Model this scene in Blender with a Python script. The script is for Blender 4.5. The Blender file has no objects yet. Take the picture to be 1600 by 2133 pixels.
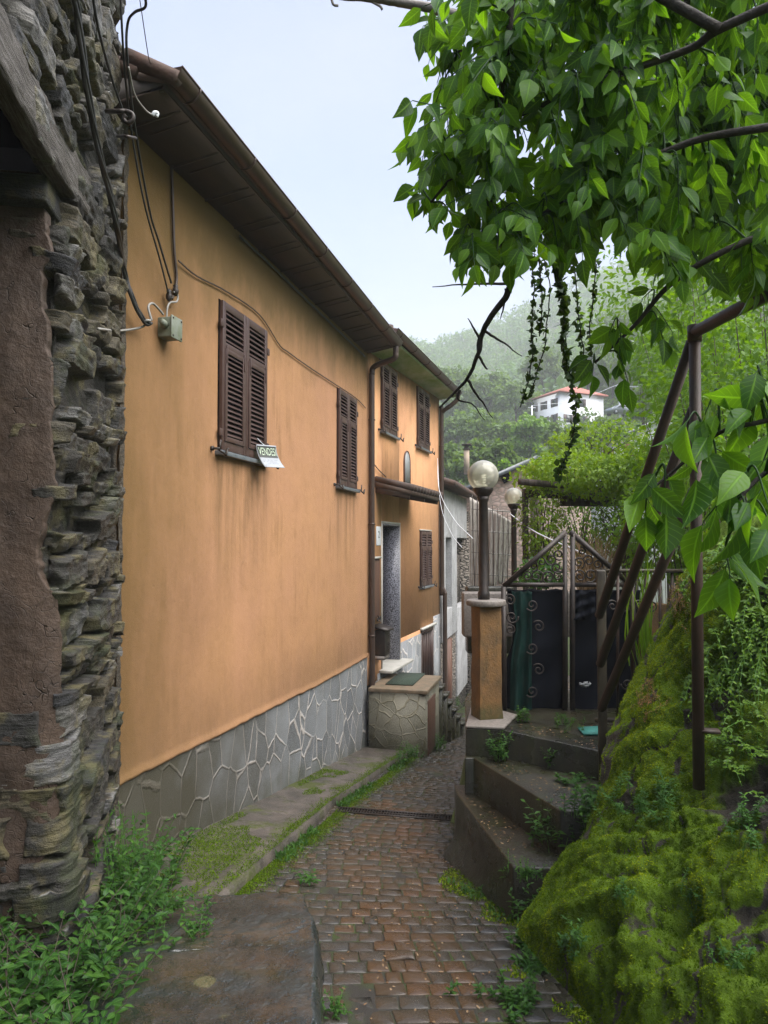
import bpy, math, random
import numpy as np
from mathutils import Vector
random.seed(7); RNG=np.random.default_rng(7)
S=bpy.context.scene; COL=S.collection
R=math.radians
# ------------------------------------------------------------------ camera
F=1500.; CX=800.; CY=1066.5
TH=math.atan((1130-CY)/F); PS=math.atan(380/F*math.cos(TH))
FW=np.array([-math.sin(PS)*math.cos(TH),math.cos(PS)*math.cos(TH),math.sin(TH)])
RT=np.array([math.cos(PS),math.sin(PS),0.]); UP=np.cross(RT,FW)
cam_d=bpy.data.cameras.new('camera'); cam=bpy.data.objects.new('camera',cam_d); COL.objects.link(cam); S.camera=cam
cam_d.sensor_fit='VERTICAL'; cam_d.sensor_height=36; cam_d.lens=36*F/2133; cam_d.clip_start=.05; cam_d.clip_end=3000
cam.rotation_euler=(math.pi/2+TH,0,PS)
# ------------------------------------------------------------------ world, sun, exposure
SUN_EL,SUN_AZ=R(58),R(-10)       # sun to the right of the lane, a little behind the viewer
W=bpy.data.worlds.new("World"); S.world=W; W.use_nodes=True
nt=W.node_tree; nt.nodes.clear()
out=nt.nodes.new('ShaderNodeOutputWorld'); bg=nt.nodes.new('ShaderNodeBackground'); nt.links.new(bg.outputs[0],out.inputs[0])
sky=nt.nodes.new('ShaderNodeTexSky'); sky.sky_type='NISHITA'; sky.sun_disc=False; sky.sun_elevation=SUN_EL; sky.sun_rotation=R(100)
sky.air_density=1.; sky.dust_density=4.; sky.ozone_density=1.
tc=nt.nodes.new('ShaderNodeTexCoord'); sx=nt.nodes.new('ShaderNodeSeparateXYZ'); nt.links.new(tc.outputs['Generated'],sx.inputs[0])
rp=nt.nodes.new('ShaderNodeValToRGB'); nt.links.new(sx.outputs[2],rp.inputs[0])
el=rp.color_ramp.elements; el[0].position=.0; el[0].color=(1.20,1.29,1.60,1); el[1].position=.75; el[1].color=(.76,.92,1.60,1)
e=el.new(.3); e.color=(.88,1.05,1.58,1)
mx=nt.nodes.new('ShaderNodeMixRGB'); mx.inputs[0].default_value=.9
nt.links.new(sky.outputs[0],mx.inputs[1]); nt.links.new(rp.outputs[0],mx.inputs[2]); cn=nt.nodes.new('ShaderNodeTexNoise'); cm=nt.nodes.new('ShaderNodeMapping'); cm.inputs['Scale'].default_value=(1,1,2.2); nt.links.new(tc.outputs['Generated'],cm.inputs[0]); nt.links.new(cm.outputs[0],cn.inputs[0]); cn.inputs['Scale'].default_value=2.1; cn.inputs['Detail'].default_value=6; cr=nt.nodes.new('ShaderNodeValToRGB'); cr.color_ramp.elements[0].position=.4; cr.color_ramp.elements[1].position=.72; cr.color_ramp.elements[0].color=(0,0,0,1); cr.color_ramp.elements[1].color=(.55,.55,.55,1); nt.links.new(cn.outputs[0],cr.inputs[0]); m2=nt.nodes.new('ShaderNodeMixRGB'); nt.links.new(cr.outputs[0],m2.inputs[0]); nt.links.new(mx.outputs[0],m2.inputs[1]); m2.inputs[2].default_value=(1.30,1.37,1.60,1); nt.links.new(m2.outputs[0],bg.inputs[0])
bg.inputs[1].default_value=.08
sd=bpy.data.lights.new('sun','SUN'); sd.energy=1.5; sd.angle=R(70); sd.color=(1,.97,.92)
so=bpy.data.objects.new('sun',sd); COL.objects.link(so)
sv=Vector((math.cos(SUN_EL)*math.cos(SUN_AZ),math.cos(SUN_EL)*math.sin(SUN_AZ),math.sin(SUN_EL)))
so.rotation_euler=sv.to_track_quat('Z','Y').to_euler()
S.view_settings.view_transform='Standard'; S.view_settings.look='None'; S.view_settings.gamma=1
S.view_settings.exposure=2.88
S.render.engine='CYCLES'; cy=S.cycles
cy.use_denoising=True; cy.denoising_prefilter='NONE'; cy.max_bounces=7; cy.diffuse_bounces=4; cy.glossy_bounces=3; cy.transmission_bounces=4; cy.transparent_max_bounces=8; cy.volume_bounces=1
cy.caustics_reflective=False; cy.caustics_refractive=False; cy.sample_clamp_indirect=2; cy.sample_clamp_direct=3; cy.blur_glossy=.5

# ------------------------------------------------------------------ unprojection onto real surfaces
def ray(x,y): return RT*(x-CX)/F+UP*(CY-y)/F+FW
def D(x,y,d): return ray(x,y)*d
def onX(x,y,v): r=ray(x,y); return r*v/r[0]
def onY(x,y,v): r=ray(x,y); return r*v/r[1]
def onZ(x,y,v): r=ray(x,y); return r*v/r[2]
def fz(Y): return -1.745-.137*Y
def onG(x,y,off=0): r=ray(x,y); return r*((-1.745+off)/(r[2]+.137*r[1]))
def onP(x,y,p,n): r=ray(x,y); return r*(np.dot(p,n)/np.dot(r,n))

def inpoly(x,y,P):
    c=False; n=len(P)
    for i in range(n):
        (a,b),(d,e)=P[i],P[i-1]
        if (b>y)!=(e>y) and x<(d-a)*(y-b)/(e-b)+a: c=not c
    return c
# ------------------------------------------------------------------ numpy noise
def _h(i,j,k,s):
    n=(i*374761393+j*668265263+k*2147483647+s*974634777)&0xffffffff
    n=((n^(n>>13))*1274126177)&0xffffffff; n=(n^(n>>16))
    return (n&0xffff)/65535.
def vnoise(p,s=0):
    p=np.asarray(p,float); i=np.floor(p).astype(np.int64); f=p-i; f=f*f*(3-2*f); r=0
    for a in (0,1):
        for b in (0,1):
            for c in (0,1):
                w=(f[...,0] if a else 1-f[...,0])*(f[...,1] if b else 1-f[...,1])*(f[...,2] if c else 1-f[...,2])
                r=r+w*_h(i[...,0]+a,i[...,1]+b,i[...,2]+c,s)
    return r*2-1
def fbm(p,o=4,s=0):
    p=np.asarray(p,float); r=0; a=1; t=0
    for k in range(o):
        r=r+a*vnoise(p*2**k+k*17.3,s+k); t+=a; a*=.5
    return r/t

# ------------------------------------------------------------------ scene helpers
def lk(o): COL.objects.link(o); return o
def setp(o,label=None,cat=None,group=None,kind=None):
    for k,v in (('label',label),('category',cat),('group',group),('kind',kind)):
        if v: o[k]=v
    return o
def thing(name,label,cat,loc=(0,0,0),group=None,kind=None):
    o=lk(bpy.data.objects.new(name,None)); o.location=[float(v) for v in loc]; o.empty_display_size=.2
    return setp(o,label,cat,group,kind)
def rootloc(o):
    while o.parent: o=o.parent
    return np.array(o.location)
class MB:
    def __init__(s): s.V=[];s.n=0;s.Fc=[];s.mi=[];s.att=[];s.luv=[]
    def add(s,v,f,m=0,a=0.5):
        v=np.asarray(v,float).reshape(-1,3); f=np.asarray(f,np.int64) if not isinstance(f,list) else f
        s.V.append(v)
        if isinstance(f,list): s.Fc.append([np.array(q)+s.n for q in f]); s.mi+= [m]*len(f)
        else: s.Fc.append(f+s.n); s.mi+=[m]*len(f)
        s.att.append(np.broadcast_to(np.asarray(a,float),(len(v),)).copy()); s.n+=len(v); return s
    def hexa(s,P,m=0,a=.5): # 8 corners: bottom 4 ccw, top 4 ccw
        return s.add(P,np.array([[3,2,1,0],[4,5,6,7],[0,1,5,4],[1,2,6,5],[2,3,7,6],[3,0,4,7]]),m,a)
    def box(s,c,h,m=0,ax=None,a=.5):
        c=np.array(c,float); ax=np.eye(3) if ax is None else np.array(ax,float)
        P=[c+ax[0]*h[0]*i+ax[1]*h[1]*j+ax[2]*h[2]*k for k in(-1,1) for i,j in((-1,-1),(1,-1),(1,1),(-1,1))]
        return s.hexa(P,m,a)
    def bar(s,p,q,w,h=None,m=0,up=(0,0,1)):
        p=np.array(p,float);q=np.array(q,float); d=q-p; L=np.linalg.norm(d); d/=L; u=np.array(up,float)
        if abs(d@u)>.98: u=np.array([1.,0,0])
        x=np.cross(d,u); x/=np.linalg.norm(x); z=np.cross(x,d)
        return s.box((p+q)/2,(w/2,L/2,(h or w)/2),m,(x,d,z))
    def prism(s,poly,z0,z1,m=0):
        n=len(poly); P=[(x,y,z0) for x,y in poly]+[(x,y,z1) for x,y in poly]
        f=[list(range(n))[::-1],list(range(n,2*n))]+[[i,(i+1)%n,n+(i+1)%n,n+i] for i in range(n)]
        return s.add(P,f,m)
    def tube(s,P,r,sd=8,m=0,cap=True,a=.5):
        P=np.asarray(P,float); n=len(P); r=np.broadcast_to(np.asarray(r,float),(n,))
        T=np.gradient(P,axis=0); T/=np.linalg.norm(T,axis=1)[:,None]+1e-12
        u=np.array([0,0,1.]) if abs(T[0,2])<.9 else np.array([1.,0,0]); x=np.cross(T[0],u); x/=np.linalg.norm(x)
        V=[]; ang=np.arange(sd)*2*math.pi/sd
        for i in range(n):
            x=x-T[i]*(x@T[i]); x/=np.linalg.norm(x)+1e-12; y=np.cross(T[i],x)
            V.append(P[i]+r[i]*(np.cos(ang)[:,None]*x+np.sin(ang)[:,None]*y))
        V=np.concatenate(V); f=[]
        for i in range(n-1):
            for k in range(sd):
                k2=(k+1)%sd; f.append([i*sd+k,i*sd+k2,(i+1)*sd+k2,(i+1)*sd+k])
        if cap: f.append(list(range(sd))[::-1]); f.append([(n-1)*sd+k for k in range(sd)])
        return s.add(V,f,m,a)
    def lathe(s,c,prof,sd=24,m=0,cap=True):
        ang=np.arange(sd)*2*math.pi/sd; V=[];f=[]
        for r,z in prof:
            V+= [(c[0]+r*math.cos(t),c[1]+r*math.sin(t),c[2]+z) for t in ang]
        n=len(prof)
        for i in range(n-1):
            for k in range(sd):
                k2=(k+1)%sd; f.append([i*sd+k,i*sd+k2,(i+1)*sd+k2,(i+1)*sd+k])
        if cap: f.append(list(range(sd))[::-1]); f.append([(n-1)*sd+k for k in range(sd)])
        return s.add(V,f,m)
    def grid(s,P,m=0,a=.5,flip=False):
        P=np.asarray(P,float); n,k=P.shape[:2]; i=np.arange(n*k).reshape(n,k)
        f=np.stack([i[:-1,:-1],i[:-1,1:],i[1:,1:],i[1:,:-1]],-1).reshape(-1,4)
        if flip: f=f[:,::-1]
        return s.add(P.reshape(-1,3),f,m,a if np.isscalar(a) else np.asarray(a).ravel())
    def mesh(s,name,off=(0,0,0)):
        me=bpy.data.meshes.new(name)
        if not s.V: return me
        V=(np.concatenate(s.V)-np.array(off)).astype(np.float32)
        lt=[];lv=[]
        for b in s.Fc:
            if isinstance(b,list):
                for q in b: lt.append(np.array([len(q)])); lv.append(q)
            elif len(b): lt.append(np.full(len(b),b.shape[1])); lv.append(b.ravel())
        lt=np.concatenate(lt).astype(np.int32); lv=np.concatenate(lv).astype(np.int32)
        me.vertices.add(len(V)); me.vertices.foreach_set('co',V.ravel())
        me.loops.add(len(lv)); me.loops.foreach_set('vertex_index',lv)
        st=np.zeros(len(lt),np.int32); st[1:]=np.cumsum(lt)[:-1]
        me.polygons.add(len(lt)); me.polygons.foreach_set('loop_start',st)
        me.polygons.foreach_set('material_index',np.array(s.mi,np.int32))
        at=me.attributes.new('tone','FLOAT','POINT'); at.data.foreach_set('value',np.concatenate(s.att).astype(np.float32))
        if s.luv and sum(len(q) for q in s.luv)==len(V):
            a2=me.attributes.new('luv','FLOAT_VECTOR','POINT'); a2.data.foreach_set('vector',np.concatenate(s.luv).astype(np.float32).ravel())
        me.update(calc_edges=True); me.validate(); return me
    def build(s,name,mats,parent=None,bevel=0,smooth=False,base=None,label=None,cat=None,group=None,kind=None):
        off=rootloc(parent) if parent is not None else (np.array(base,float) if base is not None else np.zeros(3))
        me=s.mesh(name,off); o=lk(bpy.data.objects.new(name,me))
        for m in (mats if isinstance(mats,(list,tuple)) else [mats]): me.materials.append(m)
        if parent is not None: o.parent=parent
        else: o.location=[float(v) for v in off]
        if smooth: me.polygons.foreach_set('use_smooth',np.ones(len(me.polygons),bool))
        if bevel:
            b=o.modifiers.new('bevel','BEVEL'); b.width=bevel; b.segments=2; b.limit_method='ANGLE'; b.angle_limit=R(40)
        return setp(o,label,cat,group,kind)
def spl(P,n=8):
    P=np.asarray(P,float); k=len(P)
    if k<3: return np.array([P[0]*(1-t)+P[-1]*t for t in np.linspace(0,1,n+1)])
    Q=np.vstack([2*P[0]-P[1],P,2*P[-1]-P[-2]]); o=[]
    for i in range(1,k):
        a,b,c,d=Q[i-1:i+3]
        for t in np.linspace(0,1,n,endpoint=False):
            o.append(.5*((2*b)+(-a+c)*t+(2*a-5*b+4*c-d)*t*t+(-a+3*b-3*c+d)*t**3))
    o.append(P[-1]); return np.array(o)
def unit(v): v=np.asarray(v,float); return v/(np.linalg.norm(v,axis=-1,keepdims=True)+1e-12)
def leaves(mb,P,Ax,Nr,L,Wd,curl=.25,fold=.25,tone=None,K=5,shape=None):
    """batch of leaf blades: base points P, axis Ax, face normal Nr"""
    N=len(P); Ax=unit(Ax); Sd=unit(np.cross(Ax,Nr)); Nn=np.cross(Sd,Ax)
    t=np.linspace(0,1,K); w=np.array(shape if shape is not None else np.interp(t,[0,.12,.38,.7,.9,1],[.04,.5,1,.72,.28,.02]))
    L=np.broadcast_to(L,(N,)); Wd=np.broadcast_to(Wd,(N,)); cu=curl*(.5+RNG.random(N)); fo=fold*(.3+RNG.random(N))
    V=np.zeros((N,K,3,3))
    for k in range(K):
        c=P+Ax*(L*t[k])[:,None]-Nn*(cu*L*t[k]**2)[:,None]
        h=(Wd*.5*w[k])[:,None]; up=Nn*(fo[:,None]*h)
        wob=(RNG.random(N)-.5)[:,None]*.12*h
        V[:,k,0]=c-Sd*(h+wob)+up; V[:,k,1]=c; V[:,k,2]=c+Sd*(h-wob)+up
    b=(np.arange(N)*K*3)[:,None]; f=[]
    for k in range(K-1):
        for q in (0,1):
            f.append(np.stack([k*3+q,k*3+q+1,(k+1)*3+q+1,(k+1)*3+q])[None,:]+b)
    f=np.concatenate(f,0)
    tn=RNG.random(N) if tone is None else np.broadcast_to(tone,(N,))
    g=np.zeros((N,K,3,3)); g[...,0]=np.array([-1,0,1.]); g[...,1]=t[None,:,None]; g[...,2]=RNG.random(N)[:,None,None]; mb.luv.append(g.reshape(-1,3))
    mb.add(V.reshape(-1,3),f,0,np.repeat(tn,K*3))

# ------------------------------------------------------------------ materials
class NT:
    def __init__(s,name):
        s.m=bpy.data.materials.new(name); s.m.use_nodes=True; s.t=s.m.node_tree; s.t.nodes.clear()
        s.o=s.n('ShaderNodeOutputMaterial'); s.P=s.n('ShaderNodeNewGeometry').outputs['Position']
    def n(s,ty,pr=None,**ins):
        x=s.t.nodes.new(ty)
        for k,v in (pr or {}).items(): setattr(x,k,v)
        for k,v in ins.items():
            k=int(k[1:]) if k[0]=='_' and k[1:].isdigit() else k.replace('_',' ')
            s.set(x.inputs[k],v)
        return x
    def set(s,i,v):
        if isinstance(v,bpy.types.NodeSocket): s.t.links.new(v,i)
        elif isinstance(v,(tuple,list)) and len(v)==3 and i.type=='RGBA': i.default_value=(*v,1)
        else: i.default_value=v
    def map(s,sc=(1,1,1),v=None,rot=(0,0,0),loc=(0,0,0)):
        return s.n('ShaderNodeMapping',_0=v or s.P,Scale=sc,Rotation=rot,Location=loc).outputs[0]
    def noise(s,scale=5,det=4,ro=.55,v=None,dist=0):
        return s.n('ShaderNodeTexNoise',Vector=v or s.P,Scale=scale,Detail=det,Roughness=ro,Distortion=dist).outputs[0]
    def vor(s,scale=5,feat='F1',v=None,out='Distance',rnd=1):
        return s.n('ShaderNodeTexVoronoi',{'feature':feat},Vector=v or s.P,Scale=scale,Randomness=rnd).outputs[out]
    def ramp(s,f,st,interp='LINEAR'):
        x=s.n('ShaderNodeValToRGB',Fac=f); x.color_ramp.interpolation=interp; e=x.color_ramp.elements
        while len(e)<len(st): e.new(.5)
        for q,(p,c) in zip(e,st):
            q.position=p; q.color=(c,c,c,1) if np.isscalar(c) else (*c,1)
        return x.outputs[0]
    def mix(s,f,a,b,bl='MIX'): return s.n('ShaderNodeMixRGB',{'blend_type':bl},_0=f,_1=a,_2=b).outputs[0]
    def mth(s,op,a,b=0,cl=False):
        return s.n('ShaderNodeMath',{'operation':op,'use_clamp':cl},_0=a,_1=b).outputs[0]
    def rng(s,v,a,b,c=0,d=1):
        if a>b: a,b,c,d=b,a,d,c
        return s.n('ShaderNodeMapRange',Value=v,From_Min=a,From_Max=b,To_Min=c,To_Max=d).outputs[0]
    def sep(s,v=None): return s.n('ShaderNodeSeparateXYZ',_0=v or s.P).outputs
    def tone(s): return s.n('ShaderNodeAttribute',{'attribute_name':'tone'}).outputs['Fac']
    def bump(s,h,st=.3,d=.02,nrm=None):
        x=s.n('ShaderNodeBump',Strength=st,Distance=d,Height=h)
        if nrm is not None: s.set(x.inputs['Normal'],nrm)
        return x.outputs[0]
    def pbr(s,col,rough=.7,nrm=None,metal=0,spec=.5,**k):
        b=s.n('ShaderNodeBsdfPrincipled',Base_Color=col,Roughness=rough,Metallic=metal)
        b.inputs['Specular IOR Level'].default_value=spec
        if nrm is not None: s.set(b.inputs['Normal'],nrm)
        for q,v in k.items(): s.set(b.inputs[q.replace('_',' ')],v)
        s.t.links.new(b.outputs[0],s.o.inputs[0]); return s.m
    def fin(s,sh): s.t.links.new(sh,s.o.inputs[0]); return s.m
def simple(name,c1,c2,sc=6,rough=.7,bs=.2,bd=.01,bsc=40,metal=0,stretch=(1,1,1),spec=.5):
    t=NT(name); v=t.map(stretch); f=t.ramp(t.noise(sc,5,.6,v),[(.3,0),(.7,1)])
    return t.pbr(t.mix(f,c1,c2),rough,t.bump(t.noise(bsc,4,.6,v),bs,bd),metal,spec)

def m_plaster(name,base,low,ytint=True):
    t=NT(name); x,y,z=t.sep()
    c=t.mix(t.ramp(t.noise(.6,5,.62),[(.35,0),(.68,1)]),base,low)
    bl_=t.noise(3.6,7,.72); c=t.mix(t.ramp(bl_,[(.3,.30),(.52,0)]),c,tuple(v*.62 for v in base)); c=t.mix(t.ramp(bl_,[(.55,0),(.8,.35)]),c,tuple(min(.8,v*1.3) for v in low))
    reg=t.ramp(t.noise(.75,4,.6,t.map((1,1,.7),loc=(3,1,0))),[(.42,0),(.62,1)])
    st=t.ramp(t.noise(6.5,6,.74,t.map((1,1,.085)),.15),[(.47,0),(.68,1)]); brk=t.ramp(t.noise(5,5,.7,t.map((1,1,.5))),[(.38,0),(.6,1)])
    c=t.mix(t.mth('MULTIPLY',t.mth('MULTIPLY',st,reg),t.mth('MULTIPLY',brk,.5)),c,(.13,.072,.024))
    pat=t.ramp(t.noise(.62,3,.5,t.map((1,1.2,.5),loc=(0,5.4,2.2))),[(.60,0),(.66,.5)]); c=t.mix(pat,c,tuple(v*1.12 for v in low))
    ck=t.ramp(t.vor(.9,'DISTANCE_TO_EDGE',t.n('ShaderNodeVectorMath',{'operation':'ADD'},_0=t.map((1,1,.8)),_1=t.n('ShaderNodeTexNoise',Vector=t.P,Scale=4.).outputs['Color']).outputs[0]),[(.0,1),(.006,0)])
    ck=t.mth('MULTIPLY',ck,t.ramp(t.noise(1.3,3),[(.62,0),(.7,.5)])); c=t.mix(ck,c,(.12,.065,.025))
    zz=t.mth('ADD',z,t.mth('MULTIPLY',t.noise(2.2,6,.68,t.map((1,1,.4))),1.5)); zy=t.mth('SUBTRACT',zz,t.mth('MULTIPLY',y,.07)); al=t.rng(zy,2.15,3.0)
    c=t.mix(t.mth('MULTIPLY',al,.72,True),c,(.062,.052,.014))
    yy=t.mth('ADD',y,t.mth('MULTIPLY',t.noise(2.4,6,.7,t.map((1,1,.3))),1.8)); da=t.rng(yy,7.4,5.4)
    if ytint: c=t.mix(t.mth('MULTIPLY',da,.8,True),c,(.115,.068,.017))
    if ytint:
        for (ya_,yb_,zt_) in ((5.98,7.2,.8),(9.55,10.6,.75)):
            band=t.mth('MULTIPLY',t.rng(y,ya_-.06,ya_+.12),t.rng(y,yb_+.06,yb_-.12)); fall=t.mth('MULTIPLY',t.rng(z,zt_+.02,zt_-.02),t.rng(z,zt_-1.5,zt_-.05)); sk=t.ramp(t.noise(7,5,.7,t.map((1,1,.1))),[(.36,0),(.66,1)])
            c=t.mix(t.mth('MULTIPLY',t.mth('MULTIPLY',band,fall),t.mth('MULTIPLY',sk,.75)),c,(.10,.06,.022))
        foot=t.rng(t.mth('ADD',z,t.mth('MULTIPLY',t.noise(5,5,.7,t.map((1,1,.3))),.9)),-.75,-1.35); c=t.mix(t.mth('MULTIPLY',foot,.45,True),c,(.16,.095,.045))
    sp=t.ramp(t.vor(22),[(.015,1),(.04,0)]); c=t.mix(t.mth('MULTIPLY',sp,.3),c,(.08,.055,.025))
    h=t.mth('ADD',t.mth('ADD',t.noise(170,3,.6),t.mth('MULTIPLY',t.noise(11,4,.55),2.2)),t.mth('MULTIPLY',ck,-2.))
    return t.pbr(c,.82,t.bump(h,.4,.007),spec=.25)
M={}
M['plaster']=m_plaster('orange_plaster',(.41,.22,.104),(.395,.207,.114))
M['plaster_far']=m_plaster('orange_plaster_far',(.60,.315,.148),(.58,.30,.16),False)  # same ochre, lightened in the colour to offset shade on this wall
def m_crazy(name,st,mo,sc,warp=.5,stretch=(1,1,.62),w=(.035,.075)):
    t=NT(name); x,y,z=t.sep()
    v=t.n('ShaderNodeVectorMath',{'operation':'ADD'},_0=t.map(stretch),_1=t.n('ShaderNodeVectorMath',{'operation':'SCALE'},_0=t.n('ShaderNodeTexNoise',Vector=t.P,Scale=3.).outputs['Color'],Scale=warp*.35).outputs[0]).outputs[0]
    e=t.vor(sc,'DISTANCE_TO_EDGE',v); nz=t.noise(22,4,.6)
    ed=t.mth('SUBTRACT',e,t.mth('MULTIPLY',t.mth('SUBTRACT',nz,.5),.05)); mk=t.ramp(ed,[(w[0],1),(w[1],0)])
    thin=t.ramp(t.noise(2.2,3,.5),[(.36,.25),(.52,1)]); mk=t.mth('MULTIPLY',mk,thin)
    cell=t.vor(sc,'F1',v,'Color'); cs=t.n('ShaderNodeSeparateColor',_0=cell).outputs[0]
    sp=t.noise(120,2,.7); stone=t.mix(t.ramp(cs,[(.1,0),(.9,1)]),tuple(q*.75 for q in st[0]),tuple(q*1.15 for q in st[1])); stone=t.mix(t.ramp(t.noise(2.6,5,.7),[(.45,0),(.7,.55)]),stone,(.06,.055,.035)); stone=t.mix(t.ramp(sp,[(.42,0),(.6,.8)]),stone,st[2])
    c=t.mix(mk,stone,t.mix(t.noise(40,3),mo,tuple(q*.7 for q in mo)))
    damp=t.rng(t.mth('ADD',t.mth('ADD',z,t.mth('MULTIPLY',y,.137)),t.mth('MULTIPLY',t.noise(3.2,5,.65),.75)),-1.12,-1.6)
    c=t.mix(t.mth('MULTIPLY',damp,.85,True),c,(.05,.052,.012))
    far=t.mth('MULTIPLY',t.rng(t.mth('ADD',y,t.mth('MULTIPLY',t.noise(2.5,4,.6),2.6)),9.6,6.6),.9,True)
    c=t.mix(far,c,(.05,.043,.024))
    h=t.mth('ADD',t.mth('ADD',t.mth('MULTIPLY',mk,.8),t.mth('MULTIPLY',sp,.25)),t.mth('MULTIPLY',cs,.9))
    return t.pbr(c,.55,t.bump(h,.7,.02),spec=.4)
M['crazy']=m_crazy('granite_cladding',[(.12,.132,.145),(.20,.21,.22),(.31,.32,.33)],(.62,.57,.53),3.3,.16,(1,1,.75),(.010,.040))
M['crazy2']=m_crazy('rubble_cladding',[(.085,.08,.06),(.15,.14,.11),(.2,.19,.14)],(.20,.18,.12),4.6,.6,(1,1,1),(.01,.06))
M['shutter']=simple('brown_shutter_paint',(.055,.03,.026),(.075,.042,.036),9,.42,.08,.003,60)
M['dark']=simple('dark_void',(.006,.006,.006),(.004,.004,.004),3,.95,spec=0)  # near black painted in for unlit depth; tyres share it
M['iron']=simple('dark_iron',(.02,.018,.017),(.045,.032,.026),14,.5,.25,.004,60,.3)
M['slate']=simple('slate_sill',(.07,.085,.1),(.15,.16,.17),7,.35,.3,.006,50)
M['marble']=simple('pale_sill',(.5,.48,.44),(.36,.35,.31),6,.5)
M['copper']=simple('brown_gutter_paint',(.075,.048,.036),(.05,.034,.028),5,.38,.15,.004,30,.25)
M['soffit']=simple('soffit_boards',(.085,.052,.036),(.045,.032,.024),3,.8,.4,.008,20,0,(1,.3,1))
M['soffit_green']=None
M['tile']=simple('clay_tile',(.10,.052,.038),(.05,.038,.03),8,.75,.4,.01,40)
M['fascia']=simple('dark_fascia',(.05,.035,.03),(.03,.024,.02),5,.7)
t=NT('algae_soffit'); c=t.mix(t.ramp(t.noise(1.2,5,.65,t.map((1,.5,1))),[(.36,0),(.62,1)]),(.42,.42,.36),(.17,.26,.07)); M['soffit_green']=t.pbr(c,.85,t.bump(t.noise(60,3),.2,.005))
t=NT('speckled_granite'); c=t.mix(t.ramp(t.noise(60,2,.8),[(.44,0),(.53,1)]),(.03,.03,.04),(.34,.34,.40)); M['granite']=t.pbr(c,.35)
# old stone wall
t=NT('schist_wall'); x,y,z=t.sep(); tn=t.tone()
lam=t.noise(9,7,.75,t.map((1,1,6),rot=(.12,.05,0)))
c=t.ramp(tn,[(.0,(.014,.012,.008)),(.2,(.024,.02,.014)),(.35,(.07,.066,.058)),(.55,(.038,.039,.043)),(.75,(.12,.10,.062)),(.9,(.27,.265,.26)),(1,(.014,.014,.018))])
c=t.mix(t.ramp(lam,[(.36,.9),(.6,0)]),c,(.02,.018,.013))
c=t.mix(t.mth('MULTIPLY',t.ramp(t.noise(5,4,.6),[(.52,0),(.62,1)]),.5),c,(.20,.17,.07))
c=t.mix(t.mth('MULTIPLY',t.ramp(t.noise(2.6,5,.7),[(.52,0),(.64,1)]),.5),c,(.05,.065,.015))
h=t.mth('ADD',t.mth('MULTIPLY',lam,1.),t.mth('MULTIPLY',t.noise(60,4,.7),.6)); M['schist']=t.pbr(c,.5,t.bump(h,.9,.03),spec=.45)
t=NT('rough_render'); c=t.mix(t.ramp(t.noise(30,4,.7),[(.35,0),(.7,1)]),(.035,.028,.02),(.16,.13,.09)); M['roughcast_dark']=t.pbr(c,.85,t.bump(t.noise(45,5,.75),1.,.05))
t=NT('worn_jamb_plaster'); c=t.mix(t.ramp(t.noise(2.6,6,.7),[(.34,0),(.68,1)]),(.034,.021,.014),(.088,.056,.037)); c=t.mix(t.mth('MULTIPLY',t.ramp(t.noise(7,5,.7,t.map((1,1,.4))),[(.5,0),(.7,1)]),.7),c,(.05,.032,.022))
cr=t.ramp(t.vor(3.2,'DISTANCE_TO_EDGE',t.n('ShaderNodeVectorMath',{'operation':'ADD'},_0=t.P,_1=t.n('ShaderNodeTexNoise',Vector=t.P,Scale=5.).outputs['Color']).outputs[0]),[(.0,1),(.012,0)])
c=t.mix(t.mth('MULTIPLY',cr,.6),c,(.02,.014,.01)); M['jamb']=t.pbr(c,.7,t.bump(t.mth('SUBTRACT',t.noise(16,6,.7),cr),.6,.03))
t=NT('weathered_beam'); v=t.map((1,1,1),rot=(0,0,R(-24))); g=t.noise(7,7,.72,t.map((9,.55,9),v),.6); c=t.ramp(g,[(.3,(.015,.012,.01)),(.48,(.07,.058,.046)),(.62,(.15,.138,.125)),(.8,(.26,.25,.25))]); M['beam']=t.pbr(c,.7,t.bump(g,.9,.03))
# paving
t=NT('wet_paving'); x,y,z=t.sep(); tn=t.tone()
c=t.ramp(tn,[(0,(.034,.034,.034)),(.3,(.046,.043,.038)),(.55,(.058,.038,.022)),(.75,(.082,.044,.020)),(1,(.096,.045,.022))])
sp=t.noise(110,3,.8); c=t.mix(t.ramp(sp,[(.36,.6),(.55,0)]),c,(.03,.026,.02)); c=t.mix(t.ramp(sp,[(.62,0),(.75,.45)]),c,(.32,.29,.25))
c=t.mix(t.mth('MULTIPLY',t.ramp(t.noise(1.5,5,.65),[(.45,0),(.7,1)]),.55),c,(.05,.043,.03))
wet=t.ramp(t.noise(1.1,5,.62),[(.36,.06),(.62,.26)]); ro=t.mth('ADD',wet,t.mth('MULTIPLY',sp,.16))
M['paver']=t.pbr(c,ro,t.bump(sp,.35,.006),spec=.5)
t=NT('joint_dirt'); c=t.mix(t.ramp(t.noise(3.2,5,.65),[(.42,0),(.6,1)]),(.028,.026,.022),(.035,.055,.01)); M['joint']=t.pbr(c,.4,t.bump(t.noise(120,4,.7),.6,.012))
t=NT('mossy_concrete'); c=t.mix(t.ramp(t.noise(4,5,.7),[(.35,0),(.65,1)]),(.045,.04,.034),(.12,.10,.085)); mo=t.ramp(t.noise(1.7,6,.7),[(.5,0),(.6,1)]); c=t.mix(mo,c,t.mix(t.noise(14,4),(.025,.035,.006),(.075,.085,.012)))
M['kerb']=t.pbr(c,t.rng(mo,0,1,.42,.9),t.bump(t.mth('ADD',t.noise(55,5,.7),mo),.6,.02))
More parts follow.
